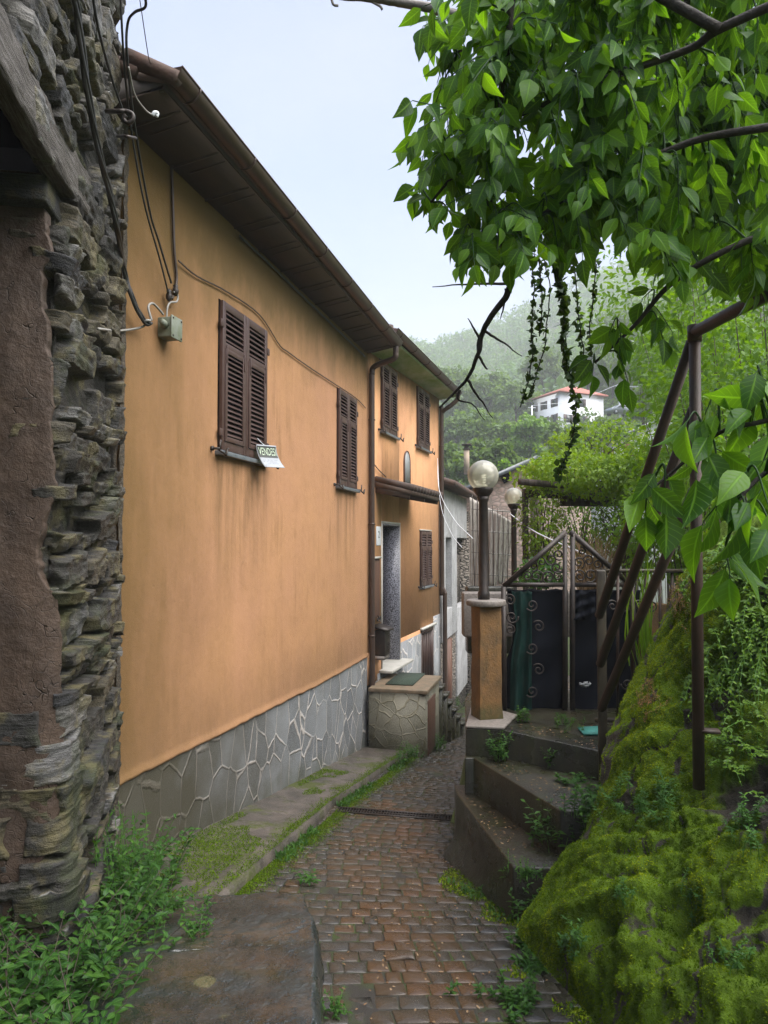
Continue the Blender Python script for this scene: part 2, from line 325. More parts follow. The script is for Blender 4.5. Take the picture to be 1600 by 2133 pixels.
t=NT('wet_dark_concrete'); c=t.mix(t.ramp(t.noise(2.4,6,.68),[(.35,0),(.68,1)]),(.010,.0095,.006),(.034,.030,.018)); c=t.mix(t.mth('MULTIPLY',t.ramp(t.noise(1.5,5,.7,t.map((4,4,.5))),[(.5,0),(.68,1)]),.6),c,(.03,.038,.012)); c=t.mix(t.mth('MULTIPLY',t.ramp(t.noise(8,4,.7,t.map((4,4,.4))),[(.6,0),(.75,1)]),.4),c,(.10,.09,.065))
M['step']=t.pbr(c,t.ramp(t.noise(3,4,.6),[(.35,.12),(.65,.45)]),t.bump(t.noise(60,5,.7),.4,.012))
t=NT('wet_slab'); c=t.mix(t.ramp(t.noise(2.2,6,.7),[(.33,0),(.66,1)]),(.007,.010,.010),(.026,.033,.031)); c=t.mix(t.mth('MULTIPLY',t.ramp(t.noise(3.1,5,.7),[(.52,0),(.64,1)]),.65),c,(.024,.023,.008))
lv=t.vor(3.4,'F1',None,'Distance'); li=t.ramp(t.mth('ADD',lv,t.mth('MULTIPLY',t.noise(18,4),.12)),[(.21,1),(.245,0)]); c=t.mix(t.mth('MULTIPLY',li,.7),c,(.095,.098,.05))
M['slab']=t.pbr(c,t.ramp(t.noise(4,5,.65),[(.40,.06),(.56,.42)]),t.bump(t.noise(9,5,.65),.6,.05),spec=.8,Coat_Weight=t.ramp(t.noise(3,4,.6),[(.45,0),(.6,.8)]),Coat_Roughness=.05)
M['ground']=None
t=NT('earth_and_grass'); c=t.mix(t.ramp(t.noise(.5,6,.7),[(.4,0),(.6,1)]),(.04,.06,.015),(.07,.10,.025)); c=t.mix(t.mth('MULTIPLY',t.ramp(t.noise(3,4,.6),[(.5,0),(.65,1)]),.5),c,(.05,.04,.025)); M['ground']=t.pbr(c,.9,t.bump(t.noise(9,5),.5,.05))
t=NT('mossy_rock'); tn=t.tone(); x,y,z=t.sep()
ms=t.ramp(t.mth('ADD',t.mth('MULTIPLY',tn,1.),t.mth('MULTIPLY',t.mth('SUBTRACT',t.noise(5,5,.65,t.map((1,1,.5))),.5),.8)),[(.42,0),(.55,1)])
moss=t.mix(t.noise(9,5,.7),(.035,.075,.005),(.16,.26,.012)); rock=t.mix(t.noise(16,6,.75),(.012,.011,.009),(.075,.065,.05))
M['moss']=t.pbr(t.mix(ms,rock,moss),t.rng(ms,0,1,.5,.95),t.bump(t.noise(70,5,.75),.8,.03),spec=.3)
M['grey_render']=simple('grey_roughcast',(.42,.42,.43),(.26,.26,.26),3,.9,.9,.03,22)
t=NT('rubble'); e=t.vor(6,'DISTANCE_TO_EDGE',t.map((1,1,2.4))); c=t.mix(t.ramp(e,[(.03,1),(.12,0)]),t.mix(t.noise(7,4),(.12,.1,.08),(.30,.26,.22)),(.025,.022,.018)); M['rubble']=t.pbr(c,.8,t.bump(t.mth('ADD',t.ramp(e,[(0,0),(.2,1)]),t.noise(30,4)),.9,.05))
t=NT('pink_rubble'); e=t.vor(9,'DISTANCE_TO_EDGE',t.map((.55,.55,1))); c=t.mix(t.ramp(e,[(.02,1),(.2,0)]),t.mix(t.noise(5,4),(.52,.36,.30),(.68,.52,.45)),(.40,.32,.27)); M['pink']=t.pbr(c,.9,t.bump(e,.5,.05))
M['white']=simple('white_render',(.70,.72,.76),(.62,.64,.68),2,.85)
M['redroof']=simple('red_tile_roof',(.40,.135,.095),(.30,.10,.075),3,.8)
M['pillar']=m_plaster('pillar_plaster',(.40,.205,.05),(.36,.19,.06),False)
t=NT('old_pillar_plaster'); x,y,z=t.sep(); c=t.mix(t.ramp(t.noise(5,6,.7),[(.35,0),(.68,1)]),(.22,.112,.034),(.12,.07,.03)); c=t.mix(t.mth('MULTIPLY',t.ramp(t.noise(14,5,.75,t.map((1,1,.35))),[(.5,0),(.68,1)]),.75),c,(.07,.05,.02)); c=t.mix(t.rng(t.mth('ADD',z,t.mth('MULTIPLY',t.noise(9,4),.3)),-1.27,-1.48),c,(.04,.05,.01)); M['pillar']=t.pbr(c,.75,t.bump(t.noise(40,5,.7),.6,.012))
M['capstone']=simple('cap_stone',(.24,.21,.19),(.12,.105,.09),40,.6,.4,.01,60)
M['rust']=simple('rusty_pipe',(.022,.016,.011),(.05,.024,.014),11,.6,.4,.006,70,.1,(1,1,.5))
M['rustpost']=simple('flaking_post_paint',(.07,.055,.03),(.022,.017,.012),18,.6,.5,.006,50,0,(1,1,.3))
t=NT('shade_netting'); x,y,z=t.sep(); f=t.noise(90,2,.5,t.map((.3,.3,6))); M['net']=t.pbr(t.mix(f,(.0015,.0022,.005),(.004,.006,.012)),.7,spec=.15)
t=NT('green_netting'); f=t.noise(90,2,.5,t.map((.3,.3,6))); M['netgreen']=t.pbr(t.mix(f,(.003,.016,.013),(.006,.032,.026)),.7,spec=.15)
t=NT('reed_screen'); g=t.noise(40,4,.7,t.map((3,3,.08))); c=t.ramp(g,[(.3,(.14,.12,.10)),(.45,(.40,.36,.32)),(.65,(.62,.58,.54))]); M['reed']=t.pbr(c,.8,t.bump(g,.9,.02))
def m_leaf(name,c1,c2,c3,tr=.45,gl=.35,gs=.4,veins=False):
    t=NT(name); tn=t.tone(); c=t.ramp(tn,[(0,c1),(.55,c2),(1,c3)])
    c=t.mix(t.mth('MULTIPLY',t.noise(30,3,.6),.3),c,tuple(q*.5 for q in c1))
    nb=None
    if veins:
        at=t.n('ShaderNodeAttribute',{'attribute_name':'luv'}).outputs['Vector']; u,v_,w_=t.sep(at); au=t.mth('ABSOLUTE',u)
        fr_=t.mth('FRACT',t.mth('SUBTRACT',t.mth('MULTIPLY',v_,8.),t.mth('MULTIPLY',au,1.7))); sv=t.ramp(t.mth('ABSOLUTE',t.mth('SUBTRACT',fr_,.5)),[(.0,1),(.10,0)]); mr=t.ramp(au,[(.03,1),(.12,0)]); ve=t.mth('MAXIMUM',t.mth('MULTIPLY',sv,.55),mr)
        c=t.mix(t.mth('MULTIPLY',ve,.5),c,tuple(min(.6,q*1.7+.02) for q in c3)); bt=t.ramp(t.noise(22,4,.7),[(.62,0),(.74,1)]); c=t.mix(t.mth('MULTIPLY',bt,.4),c,(.10,.11,.02)); nb=t.bump(t.mth('ADD',ve,t.mth('MULTIPLY',t.noise(60,3),.5)),.5,.004)
    d=t.n('ShaderNodeBsdfDiffuse',Color=c).outputs[0]; tc2=t.n('ShaderNodeHueSaturation',Saturation=1.1,Value=1.5,Color=c).outputs[0]
    T=t.n('ShaderNodeBsdfTranslucent',Color=t.mix(.35,tc2,(.22,.34,.02))).outputs[0]
    a=t.n('ShaderNodeMixShader',_0=tr,_1=d,_2=T).outputs[0]
    fr=t.mth('ADD',t.mth('MULTIPLY',t.mth('POWER',t.n('ShaderNodeLayerWeight',Blend=.5).outputs['Facing'],5.),.5),.035)
    g=t.n('ShaderNodeBsdfGlossy',Color=(.9,.95,1.),Roughness=gl)
    if nb is not None: t.set(g.inputs['Normal'],nb)
    g=g.outputs[0]
    return t.fin(t.n('ShaderNodeMixShader',_0=t.mth('MULTIPLY',fr,gs),_1=a,_2=g).outputs[0])
M['leaf']=m_leaf('canopy_leaf',(.022,.075,.010),(.06,.17,.014),(.17,.34,.025),.62,veins=True)
M['weed']=m_leaf('weed_leaf',(.016,.058,.013),(.034,.10,.017),(.085,.19,.028),.38,.3,veins=True)
M['hedge']=m_leaf('bank_leaf',(.07,.15,.015),(.13,.25,.02),(.22,.36,.03),.5,.4)
M['vine']=m_leaf('vine_leaf',(.13,.22,.02),(.25,.38,.03),(.38,.40,.05),.5,.4)
M['ivy']=m_leaf('ivy_leaf',(.012,.034,.008),(.022,.055,.012),(.035,.075,.015),.3,.3)
M['mossblade']=m_leaf('moss_blade',(.035,.075,.005),(.16,.255,.010),(.30,.37,.02),.32,.6,.05)
M['sedum']=m_leaf('sedum_leaf',(.16,.06,.02),(.26,.11,.04),(.30,.17,.05),.2,.5)
M['treeleaf']=m_leaf('tree_leaf',(.06,.11,.02),(.10,.17,.026),(.16,.24,.035),.4,.6)
M['hill']=m_leaf('hill_leaf',(.06,.125,.035),(.10,.19,.04),(.155,.25,.055),.4,.7)
M['bark']=simple('bark',(.035,.026,.02),(.085,.065,.05),14,.85,.8,.02,30,0,(1,1,.3))
M['deadwood']=simple('wet_dead_wood',(.010,.008,.006),(.026,.02,.015),26,.85,.8,.01,50)
M['cable']=simple('black_cable',(.012,.012,.012),(.025,.022,.02),9,.45)
M['cablebrown']=simple('brown_cable',(.045,.022,.012),(.03,.02,.014),9,.5)
M['cablegrey']=simple('grey_cable',(.30,.29,.27),(.22,.21,.19),9,.5)
M['boxgrey']=simple('weathered_box_plastic',(.20,.22,.19),(.13,.15,.09),16,.55)
M['paper']=simple('sign_paper',(.72,.75,.78),(.62,.65,.70),9,.5)
M['signblack']=simple('sign_black_print',(.02,.025,.02),(.03,.035,.03),9,.5)
M['signglow']=simple('sign_pale_green_lettering',(.52,.62,.46),(.46,.56,.42),9,.5)
M['wood']=simple('red_brown_door_wood',(.13,.06,.038),(.08,.04,.028),8,.6,.4,.01,30,0,(3,3,.2))
M['mat']=simple('green_doormat',(.03,.05,.035),(.05,.075,.05),40,.9,.8,.02,200)
M['greyplastic']=simple('grey_plastic',(.25,.27,.28),(.3,.3,.3),9,.5)
M['teal']=simple('teal_netting_scrap',(.05,.26,.22),(.03,.17,.15),50,.7,.5,.01,90)
M['bulb']=simple('white_bulb',(.8,.8,.78),(.75,.75,.72),4,.3)
t=NT('amber_globe'); lw=t.n('ShaderNodeLayerWeight',Blend=.35).outputs['Facing']
tr=t.n('ShaderNodeBsdfTransparent',Color=(.97,.95,.82)).outputs[0]; di=t.n('ShaderNodeBsdfDiffuse',Color=(.85,.83,.72)).outputs[0]; tl=t.n('ShaderNodeBsdfTranslucent',Color=(.9,.88,.74)).outputs[0]
dd=t.n('ShaderNodeMixShader',_0=.5,_1=di,_2=tl).outputs[0]; a=t.n('ShaderNodeMixShader',_0=t.rng(lw,0,.9,.36,.9),_1=tr,_2=dd).outputs[0]
g=t.n('ShaderNodeBsdfGlossy',Roughness=.08).outputs[0]; M['globe']=t.fin(t.n('ShaderNodeMixShader',_0=t.n('ShaderNodeFresnel',IOR=1.45).outputs[0],_1=a,_2=g).outputs[0])
M['carpaint']=simple('silver_car_paint',(.30,.33,.36),(.25,.28,.31),3,.3,.02,.001,9,.5)
M['glass']=simple('dark_window_glass',(.03,.035,.04),(.05,.055,.06),3,.1)
M['drop']=None
# ================================================================== THE SETTING
RIDGE_X=[-1500,300,880,1000,1100,1240,1400,1700,2600]; RIDGE_Y=[800,750,722,697,655,600,570,560,560]
def terrain(X,Y):
    X=np.asarray(X,float);Y=np.asarray(Y,float); r=np.hypot(X,Y)
    dep=X*FW[0]+Y*FW[1]; lat=X*RT[0]+Y*RT[1]; q=CX+F*lat/np.maximum(dep,.3*r+.01)
    ridge=(1130-np.interp(q,RIDGE_X,RIDGE_Y))/1500*400
    right=np.clip((q-1120)/300,0,1.6)
    zm=np.interp(r,[0,26,40,60,90,115,135,170],[-5.2,-5.6,-4.5,-1.,8.5,15.5,20,26])+right*np.interp(r,[0,35,60,115,170],[0,0,1,5,22])
    k=np.clip((r-170)/230,0,1); far=zm*(1-k)+ridge*k+np.sin(k*math.pi)*-6
    far=np.where(r>400,ridge-(r-400)*.2,far)
    far=np.where(dep<0.1*r,np.interp(r,[0,60,400],[-2,-1.5,40]),far)
    near=-1.745-.137*np.clip(Y,-6,24)-.35
    rise=np.clip((X-.55-.04*Y)/1.2,0,1); near=near*(1-rise)+rise*(-1.75+np.clip(X-1.,0,9)*.22)
    garden=np.clip((X+1.25)/.3,0,1)*np.clip((Y-6.9)/.6,0,1)*np.clip((17-Y)/3,0,1); near=np.maximum(near,near*(1-garden)+garden*-1.66)
    w=np.clip((r-16)/10,0,1); w=w*w*(3-2*w)
    return near*(1-w)+far*w+np.where(r>30,1,0)*vnoise(np.stack([X/14,Y/14,0*X],-1))*.8
nr,na=130,240
rad=np.concatenate([[0.01],np.geomspace(.5,900,nr-1)]); an=np.linspace(0,2*math.pi,na+1)
A,B=np.meshgrid(rad,an,indexing='ij'); X=A*np.cos(B); Y=A*np.sin(B)
mb=MB(); mb.grid(np.stack([X,Y,terrain(X,Y)],-1)); mb.build('ground',M['ground'],smooth=True,kind='structure',label='grassy earth falling to the valley and rising into hills')

# the lane: setts laid in rows across a curving centre line, on a bed of dirt and moss
cl=spl([(1.3,-2.2),(.35,.6),(-.62,3.3),(-1.22,5.1),(-1.62,7.0),(-1.75,9.),(-1.68,12.),(-1.45,16),(-1.0,22),(-.6,26)],24)
sl=np.concatenate([[0],np.cumsum(np.linalg.norm(np.diff(cl,axis=0),axis=1))])
def clp(s): return np.array([np.interp(s,sl,cl[:,0]),np.interp(s,sl,cl[:,1])])
KERB=[(3.6,-2.22),(5.1,-2.295),(6.18,-2.365),(7.54,-2.443),(9.65,-2.442),(11.8,-2.41),(13,-2.3),(26,-2.3)]
def kerbx(Y): return np.interp(Y,[k[0] for k in KERB],[k[1] for k in KERB])
PZ=-.06
mb=MB()
gx,gy=np.meshgrid(np.linspace(-3.4,1.3,70),np.linspace(-2,26,260),indexing='ij')
mb.grid(np.stack([gx,gy,fz(gy)+PZ-.0055+.005*fbm(np.stack([gx*3,gy*3,0*gx],-1),3)],-1),1,flip=True)
s=.2
while s<sl[-1]-.3:
    dp=.132+random.uniform(-.005,.005); c=clp(s+dp/2); tg=clp(s+dp/2+.05)-clp(s+dp/2-.05); tg/=np.linalg.norm(tg); nn=np.array([tg[1],-tg[0]])
    l=-1.9+random.uniform(0,.1)
    while l<2.0:
        w=random.choice([.09,.125,.125,.15,.17]); g=.0038
        cc=c+nn*(l+w/2)
        if cc[0]>kerbx(cc[1])-.12 and cc[0]<1.1 and (cc[1]>2.2 or abs(l)<1.7):
            h=random.uniform(-.002,.002)+.003*math.sin(cc[0]*9+cc[1]*4); tx,ty=random.uniform(-.010,.010),random.uniform(-.010,.010)
            def pt(a,b,dz): 
                q=cc+nn*a+tg*b; return (q[0],q[1],fz(q[1])+PZ+h+dz+tx*a+ty*b)
            ha,hb=w/2-g,dp/2-g; V=[];jit=[(random.uniform(-.006,.006),random.uniform(-.006,.006)) for _ in range(8)]
            ch=.008
            oc=[(-ha+ch,-hb),(ha-ch,-hb),(ha,-hb+ch),(ha,hb-ch),(ha-ch,hb),(-ha+ch,hb),(-ha,hb-ch),(-ha,-hb+ch)]
            for k,dz in ((1.,-.045),(1.,-.003),(.955,0)):
                for (a,b),(ja,jb) in zip(oc,jit): V.append(pt(a*k+ja,b*(k if k==1 else .94)+jb,dz))
            V.append(pt(0,0,.0006))
            f=[[i+r_*8,(i+1)%8+r_*8,(i+1)%8+r_*8+8,i+r_*8+8] for r_ in(0,1) for i in range(8)]+[[16+i,16+(i+1)%8,24] for i in range(8)]
            # brown setts in the middle of the lane, grey ones along the garden side
            lat=l+w/2; b0=.62-.55*max(0,min(1,(lat-.25)/.3))-.28*max(0,min(1,(-lat-.25)/.3)); b0-= .25 if 8<cc[1] else 0
            mb.add(V,f,0,min(1,max(0,b0+random.uniform(-.3,.3))))
        l+=w
    s+=dp
mb.build('path',[M['paver'],M['joint']],smooth=False,kind='structure',label='narrow wet lane of brown and grey setts running downhill')

# raised walk along the orange house
mb=MB(); ys=np.linspace(3.75,13.4,150); us=np.array([0,.15,.3,.45,.6,.75,.88,.96,1.,1.015,1.03]); P=np.zeros((len(ys),len(us),3))
for i,yv in enumerate(ys):
    kx=kerbx(yv)+.035*fbm(np.array([[yv*2.3,0,3.]]),3)[0]
    for j,uu in enumerate(us):
        x=-3.2+(kx+3.2)*uu; z=fz(yv)+.035-.01*uu
        if j==8: z-=.012
        if j==9: z-=.09
        if j==10: z-=.2
        P[i,j]=(x,yv,z)
P[:,:,2]+=.016*fbm(np.stack([P[:,:,0]*4,P[:,:,1]*4,0*P[:,:,0]],-1),4); P[:,:,2]-=np.clip(4.6-ys,0,1)[:,None]*.12
mb.grid(P,flip=True); mb.build('pavement',M['kerb'],smooth=True,kind='structure',label='raised mossy walk along the foot of the orange house')

# ================================================================== houses
def wb(mb,Fr,s0,s1,o0,o1,z0,z1,m=0,a=.5):
    O,u,n=Fr
    return mb.hexa([O+u*s_+n*o_+np.array([0,0,z_]) for z_ in(z0,z1) for s_,o_ in((s0,o0),(s0,o1),(s1,o1),(s1,o0))],m,a)
def fp(Fr,s,o,z): return Fr[0]+Fr[1]*s+Fr[2]*o+np.array([0,0,z])
def catch(mb,Fr,s,z):
    mb.tube([fp(Fr,s,-.01,z),fp(Fr,s,.09,z-.005)],.012,8); mb.tube([fp(Fr,s,.0,z),fp(Fr,s,.025,z)],.022,8)
    mb.bar(fp(Fr,s,.085,z-.03),fp(Fr,s+.012,.09,z+.075),.022,.012); mb.bar(fp(Fr,s,.085,z-.02),fp(Fr,s+.10,.1,z-.05),.018,.014)
    mb.bar(fp(Fr,s+.095,.1,z-.06),fp(Fr,s+.12,.1,z+.0),.02,.012); mb.bar(fp(Fr,s+.12,.1,z),fp(Fr,s+.15,.1,z+.015),.016,.012)
def shutter(Fr,s0,s1,z0,z1,hinge,small=False):
    mb=MB(); w=s1-s0; st=.062 if not small else .045; o0,o1=.0,.042; zm=z0+(z1-z0)*.70; rl=.075
    wb(mb,Fr,s0,s0+st,o0,o1,z0,z1); wb(mb,Fr,s1-st,s1,o0,o1,z0,z1)
    for a,b in ((z0,z0+.10),(zm-rl*.5,zm+rl*.5),(z1-.075,z1)): wb(mb,Fr,s0+st,s1-st,o0,o1-.002,a,b)
    # the flap panel in the lower part, a frame of its own standing proud
    f0,f1,g0,g1=s0+st*.75,s1-st*.75,z0+.085,zm-rl*.25; q=.045
    for a in ((f0,f0+q,g0,g1),(f1-q,f1,g0,g1),(f0+q,f1-q,g0,g0+q),(f0+q,f1-q,g1-q,g1)): wb(mb,Fr,a[0],a[1],o1-.004,o1+.010,a[2],a[3])
    def slats(a,b,za,zb,off):
        n=max(3,int((zb-za)/.046)); d=(zb-za)/n
        for i in range(n):
            z=za+d*(i+.35)
            mb.hexa([fp(Fr,a,off-.03,z+d*.62),fp(Fr,b,off-.03,z+d*.62),fp(Fr,b,off+.002,z-.004),fp(Fr,a,off+.002,z-.004),
                     fp(Fr,a,off-.03,z+d*.62+.007),fp(Fr,b,off-.03,z+d*.62+.007),fp(Fr,b,off+.002,z+.005),fp(Fr,a,off+.002,z+.005)])
    slats(f0+q-.002,f1-q+.002,g0+q,g1-q,o1+.002); slats(s0+st-.002,s1-st+.002,zm+rl*.5,z1-.075,o1-.006)
    for zz in (z0+.16,z1-.22):                                       # strap hinges
        a=s0 if hinge<0 else s1; wb(mb,Fr,a-.012 if hinge>0 else a-.045,a+.045 if hinge>0 else a+.012,o1-.012,o1+.006,zz-.035,zz+.035)
    for ff in (f0+.01,f1-.03): wb(mb,Fr,ff,ff+.016,o1+.008,o1+.018,g1-.14,g1+.03)
    return mb
def window(par,Fr,s0,s1,z0,z1,sill='slate',small=False):
    mb=MB(); wb(mb,Fr,s0-.012,s1+.012,-.02,.004,z0-.01,z1+.012); w=mb.build('window',M['dark'],par)  # near-black backing colours in the shade behind the slats
    mid=(s0+s1)/2
    shutter(Fr,s0,mid-.003,z0,z1,-1,small).build('shutter',M['shutter'],w,bevel=.002)
    shutter(Fr,mid+.003,s1,z0,z1,1,small).build('shutter',M['shutter'],w,bevel=.002)
    mb=MB(); wb(mb,Fr,s0-.06,s1+.06,-.03,.075,z0-.055,z0-.012); mb.build('sill',M[sill],w,bevel=.004)
    for sc in (s0-.13,s1+.07):
        mb=MB(); catch(mb,Fr,sc,z0-.005); mb.build('shutter_catch',M['iron'],w)
    return w
def gutter(par,A,B,r,out,name='gutter'):
    A=np.array(A);B=np.array(B); d=unit(B-A); L=np.linalg.norm(B-A); n=40; ths=np.linspace(math.pi,2*math.pi,13)
    x=unit(np.cross(d,[0,0,1.])); mb=MB(); P=[]; Q=[]
    for i in range(n+1):
        c=A+d*L*i/n; P.append([c+x*r*math.cos(t_)+np.array([0,0,r*math.sin(t_)]) for t_ in ths]); Q.append([c+x*r*.93*math.cos(t_)+np.array([0,0,r*.93*math.sin(t_)]) for t_ in ths])
    mb.grid(P); mb.grid(Q,flip=True)
    for k in (-1,1): mb.tube([A+x*r*k,B+x*r*k],.009,8)
    for i in range(int(L/.95)+1):
        c=A+d*(.25+.95*i)
        if (c-A)@d<L: mb.tube([c+x*(r+.004)*math.cos(t_)+np.array([0,0,(r+.004)*math.sin(t_)]) for t_ in ths],.008,6)
    g=mb.build(name,M['copper'],par,smooth=True)
    mb=MB(); V=[A+x*r*.96*math.cos(t_)+np.array([0,0,r*.96*math.sin(t_)])-d*.004 for t_ in ths]; V2=[v+d*.006 for v in V]; k=len(V)
    mb.add(V+V2,[list(range(k)),list(range(k,2*k))[::-1]]+[[i,i+1,k+i+1,k+i] for i in range(k-1)]); mb.build('gutter_end_cap',M['tile'],g)
    return g
# ---- orange house nearest the viewer
XW=-3.12; F1=(np.array([XW,0,0]),np.array([0,1.,0]),np.array([1.,0,0]))
H1=thing('orange_house','long ochre house with brown shutters and grey stone plinth beside the old stone wall','house',(XW,7.9,-2.9))
Y0,Y1=4.53,11.24; ZT=3.075
pl=[(240,1640),(300,1605),(350,1585),(420,1545),(470,1528),(520,1495),(560,1478),(600,1455),(650,1435),(700,1405),(768,1366)]
pp=[onX(a,b,XW) for a,b in pl]; pk=np.array([(p[1],p[2]) for p in pp]); pk[0,0]=Y0; pk[-1,0]=Y1
yy=np.linspace(Y0,Y1,160); PKF=np.polyfit(pk[:,0],pk[:,1],3); pk[:,1]=.65*np.polyval(PKF,pk[:,0])+.35*pk[:,1]; zb=np.interp(yy,pk[:,0],pk[:,1])+.010*fbm(np.stack([yy*9,0*yy,0*yy],-1),4)
zs=np.linspace(0,1,60); P=np.zeros((160,64,3))
for i in range(160):
    zz=zb[i]+(ZT+.05-zb[i])*zs; P[i,4:,0]=XW+.006*fbm(np.stack([0*zz,yy[i]+0*zz,zz],-1)*np.array([1,1.1,1.1]),3); P[i,4:,1]=yy[i]; P[i,4:,2]=zz
    P[i,3]=(XW+.016,yy[i],zb[i]+.022); P[i,4,0]+=.004; P[i,2]=(XW+.018,yy[i],zb[i]+.006); P[i,1]=(XW+.006,yy[i],zb[i]-.008); P[i,0]=(XW-.03,yy[i],zb[i]-.01); P[i,4,2]=zb[i]+.04
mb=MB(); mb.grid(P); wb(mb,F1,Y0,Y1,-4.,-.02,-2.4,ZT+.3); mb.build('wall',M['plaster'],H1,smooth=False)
mb=MB(); yq=np.linspace(Y0,Y1+.0,90); P=np.zeros((90,12,3))
for i,yv in enumerate(yq):
    zz=np.linspace(fz(yv)-.3,np.interp(yv,pk[:,0],pk[:,1])+.02,12); P[i,:,0]=XW-.004+.008*fbm(np.stack([0*zz,yv*1.5+0*zz,zz*1.5],-1),3); P[i,:,1]=yv; P[i,:,2]=zz
mb.grid(P); wb(mb,F1,Y0+.001,Y1-.001,-3.9,-.024,-3.7,-1.2); mb.build('plinth',M['crazy'],H1,smooth=True)
mb=MB(); # rough-cast gable edge next to the stone wall
P=np.zeros((120,8,3)); zz=np.linspace(-2.6,3.1,120)
for j in range(8):
    P[:,j,0]=XW-.10+.016*j; P[:,j,1]=Y0-.012-.02*(j<7); P[:,j,2]=zz
P[:,:,1]+=.03*fbm(P*np.array([26,26,26]),3)-.01; P[:,-1,0]+=.018*vnoise(np.stack([0*zz,zz*22,0*zz],-1)); mb.grid(P); 
P=np.zeros((120,6,3))
for j in range(6): P[:,j,0]=XW+.013+.012*(j<5); P[:,j,1]=Y0-.015+.012*j+(.018*vnoise(np.stack([0*zz,zz*19,0*zz+7],-1)) if j==5 else 0); P[:,j,2]=zz
P[:,:,0]+=.016*fbm(P*np.array([30,30,30]),3); mb.grid(P); mb.build('rough_edge',M['roughcast_dark'],H1)
# eaves
GX,GZ=-2.665,3.2
mb=MB(); ey0,ey1=Y0-.18,Y1-.02
mb.hexa([(XW-.05,ey0,ZT+.0),(GX-.02,ey0,ZT+.075),(GX-.02,ey1,ZT+.075),(XW-.05,ey1,ZT+.0),(XW-.05,ey0,ZT+.03),(GX-.02,ey0,ZT+.10),(GX-.02,ey1,ZT+.10),(XW-.05,ey1,ZT+.03)])
for k in range(12):
    yv=ey0+.25+k*.585
    mb.bar((XW+.0,yv,ZT-.004),(GX-.03,yv,ZT+.066),.018,.012); mb.bar((XW+.1,yv+.13,ZT+.006),(GX-.03,yv+.13,ZT+.066),.012,.01)
mb.build('soffit',M['soffit'],H1)
mb=MB(); mb.box((GX-.012,(ey0+ey1)/2,ZT+.125),(.012,(ey1-ey0)/2,.05)); mb.build('fascia_board',M['fascia'],H1)
mb=MB(); pit=math.tan(R(16))
mb.hexa([(GX+.03,ey0-.02,ZT+.10),(GX+.03,ey1,ZT+.10),(XW-4.,ey1,ZT+.10+pit*4.4),(XW-4.,ey0-.02,ZT+.10+pit*4.4),(GX+.03,ey0-.02,ZT+.15),(GX+.03,ey1,ZT+.15),(XW-4.,ey1,ZT+.15+pit*4.4),(XW-4.,ey0-.02,ZT+.15+pit*4.4)])
for k in range(46):
    yv=ey0+.05+k*.149; mb.tube([(GX+.0,yv,ZT+.15),(XW-2.,yv,ZT+.15+pit*2.4)],.045,8)
for k in range(14): # verge tiles on the gable
    x=GX-.1-k*.3; mb.tube([(x+.2,ey0-.01,ZT+.15+pit*(GX-x-.2)),(x-.2,ey0-.01,ZT+.25+pit*(GX-x+.2))],[.055,.07],8)
mb.build('roof',M['tile'],H1)
mb=MB(); mb.hexa([(XW-2.5,ey0,ZT-.02),(GX-.03,ey0,ZT+.07),(GX-.03,ey0+.03,ZT+.07),(XW-2.5,ey0+.03,ZT-.02),(XW-2.5,ey0,ZT+.9),(GX-.03,ey0,ZT+.17),(GX-.03,ey0+.03,ZT+.17),(XW-2.5,ey0+.03,ZT+.9)]); mb.build('gable_board',M['fascia'],H1)
gutter(H1,(GX+.05,ey0-.02,GZ+.07),(GX+.05,Y1-.03,GZ+.03),.088,1)
def downpipe(par,P,r=.046,clips=()):
    mb=MB(); mb.tube(spl(P,7),r,12)
    for p in clips: mb.tube([np.array(p)-np.array([0,0,.012]),np.array(p)+np.array([0,0,.012])],r+.008,12); mb.bar(np.array(p),np.array(p)+np.array([-.09,0,0]),.012)
    return mb.build('downpipe',M['copper'],par,smooth=True)
zf=fz(Y1)
downpipe(H1,[(GX+.04,Y1-.1,GZ-.02),(GX+.04,Y1-.1,GZ-.16),(GX+.0,Y1-.09,GZ-.25),(XW+.12,Y1-.0,2.87),(XW+.07,Y1+.01,2.74),(XW+.066,Y1+.015,2.5),(XW+.066,Y1+.03,0),(XW+.07,Y1+.05,zf+.02)],.047,[(XW+.066,Y1+.03,z) for z in (2.0,.3,-1.5)])
window(H1,F1,6.055,7.085,.86,2.26); window(H1,F1,9.62,10.5,.81,2.18)

# ---- second orange house
U2=np.array([.061,.998,0]);N2=np.array([.998,-.061,0]); F2=(np.array([-3.12,11.25,0]),U2,N2)
H2=thing('orange_house','ochre house with door canopy and stoop further down the lane','house',fp(F2,2.5,-.5,-3.2))
mb=MB(); SE=5.04; D0,D1,DZ0,DZ1=.74,1.80,-2.15,.33
def wallq(a,b,z0,z1): wb(mb,F2,a,b,-.3,0,z0,z1)
wallq(0,D0,-1.78,3.3); wallq(D0,D1,DZ1,3.3); wallq(D1,SE,-1.78,3.3)
for a,b in ((0,D0),(D1,3.36),(4.4,SE)): wb(mb,F2,a,b,-.3,-.0,-2.3,-1.78)
wb(mb,F2,0,SE,-4,-1.35,-3.6,3.3); wb(mb,F2,SE-.25,SE,-4,-.3,-3.6,3.3)
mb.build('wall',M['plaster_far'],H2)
mb=MB()
for a,b,zt in ((.5,D0,-2.2),(D1,3.34,-1.86),(4.42,SE,-1.62)): wb(mb,F2,a,b,-.2,.014,-4.2,zt+.0)
wb(mb,F2,D0,D1,-.2,.012,-4.2,DZ0-.06); wb(mb,F2,3.34,4.42,-.2,.010,-4.2,-3.0); mb.build('plinth',M['crazy'],H2)
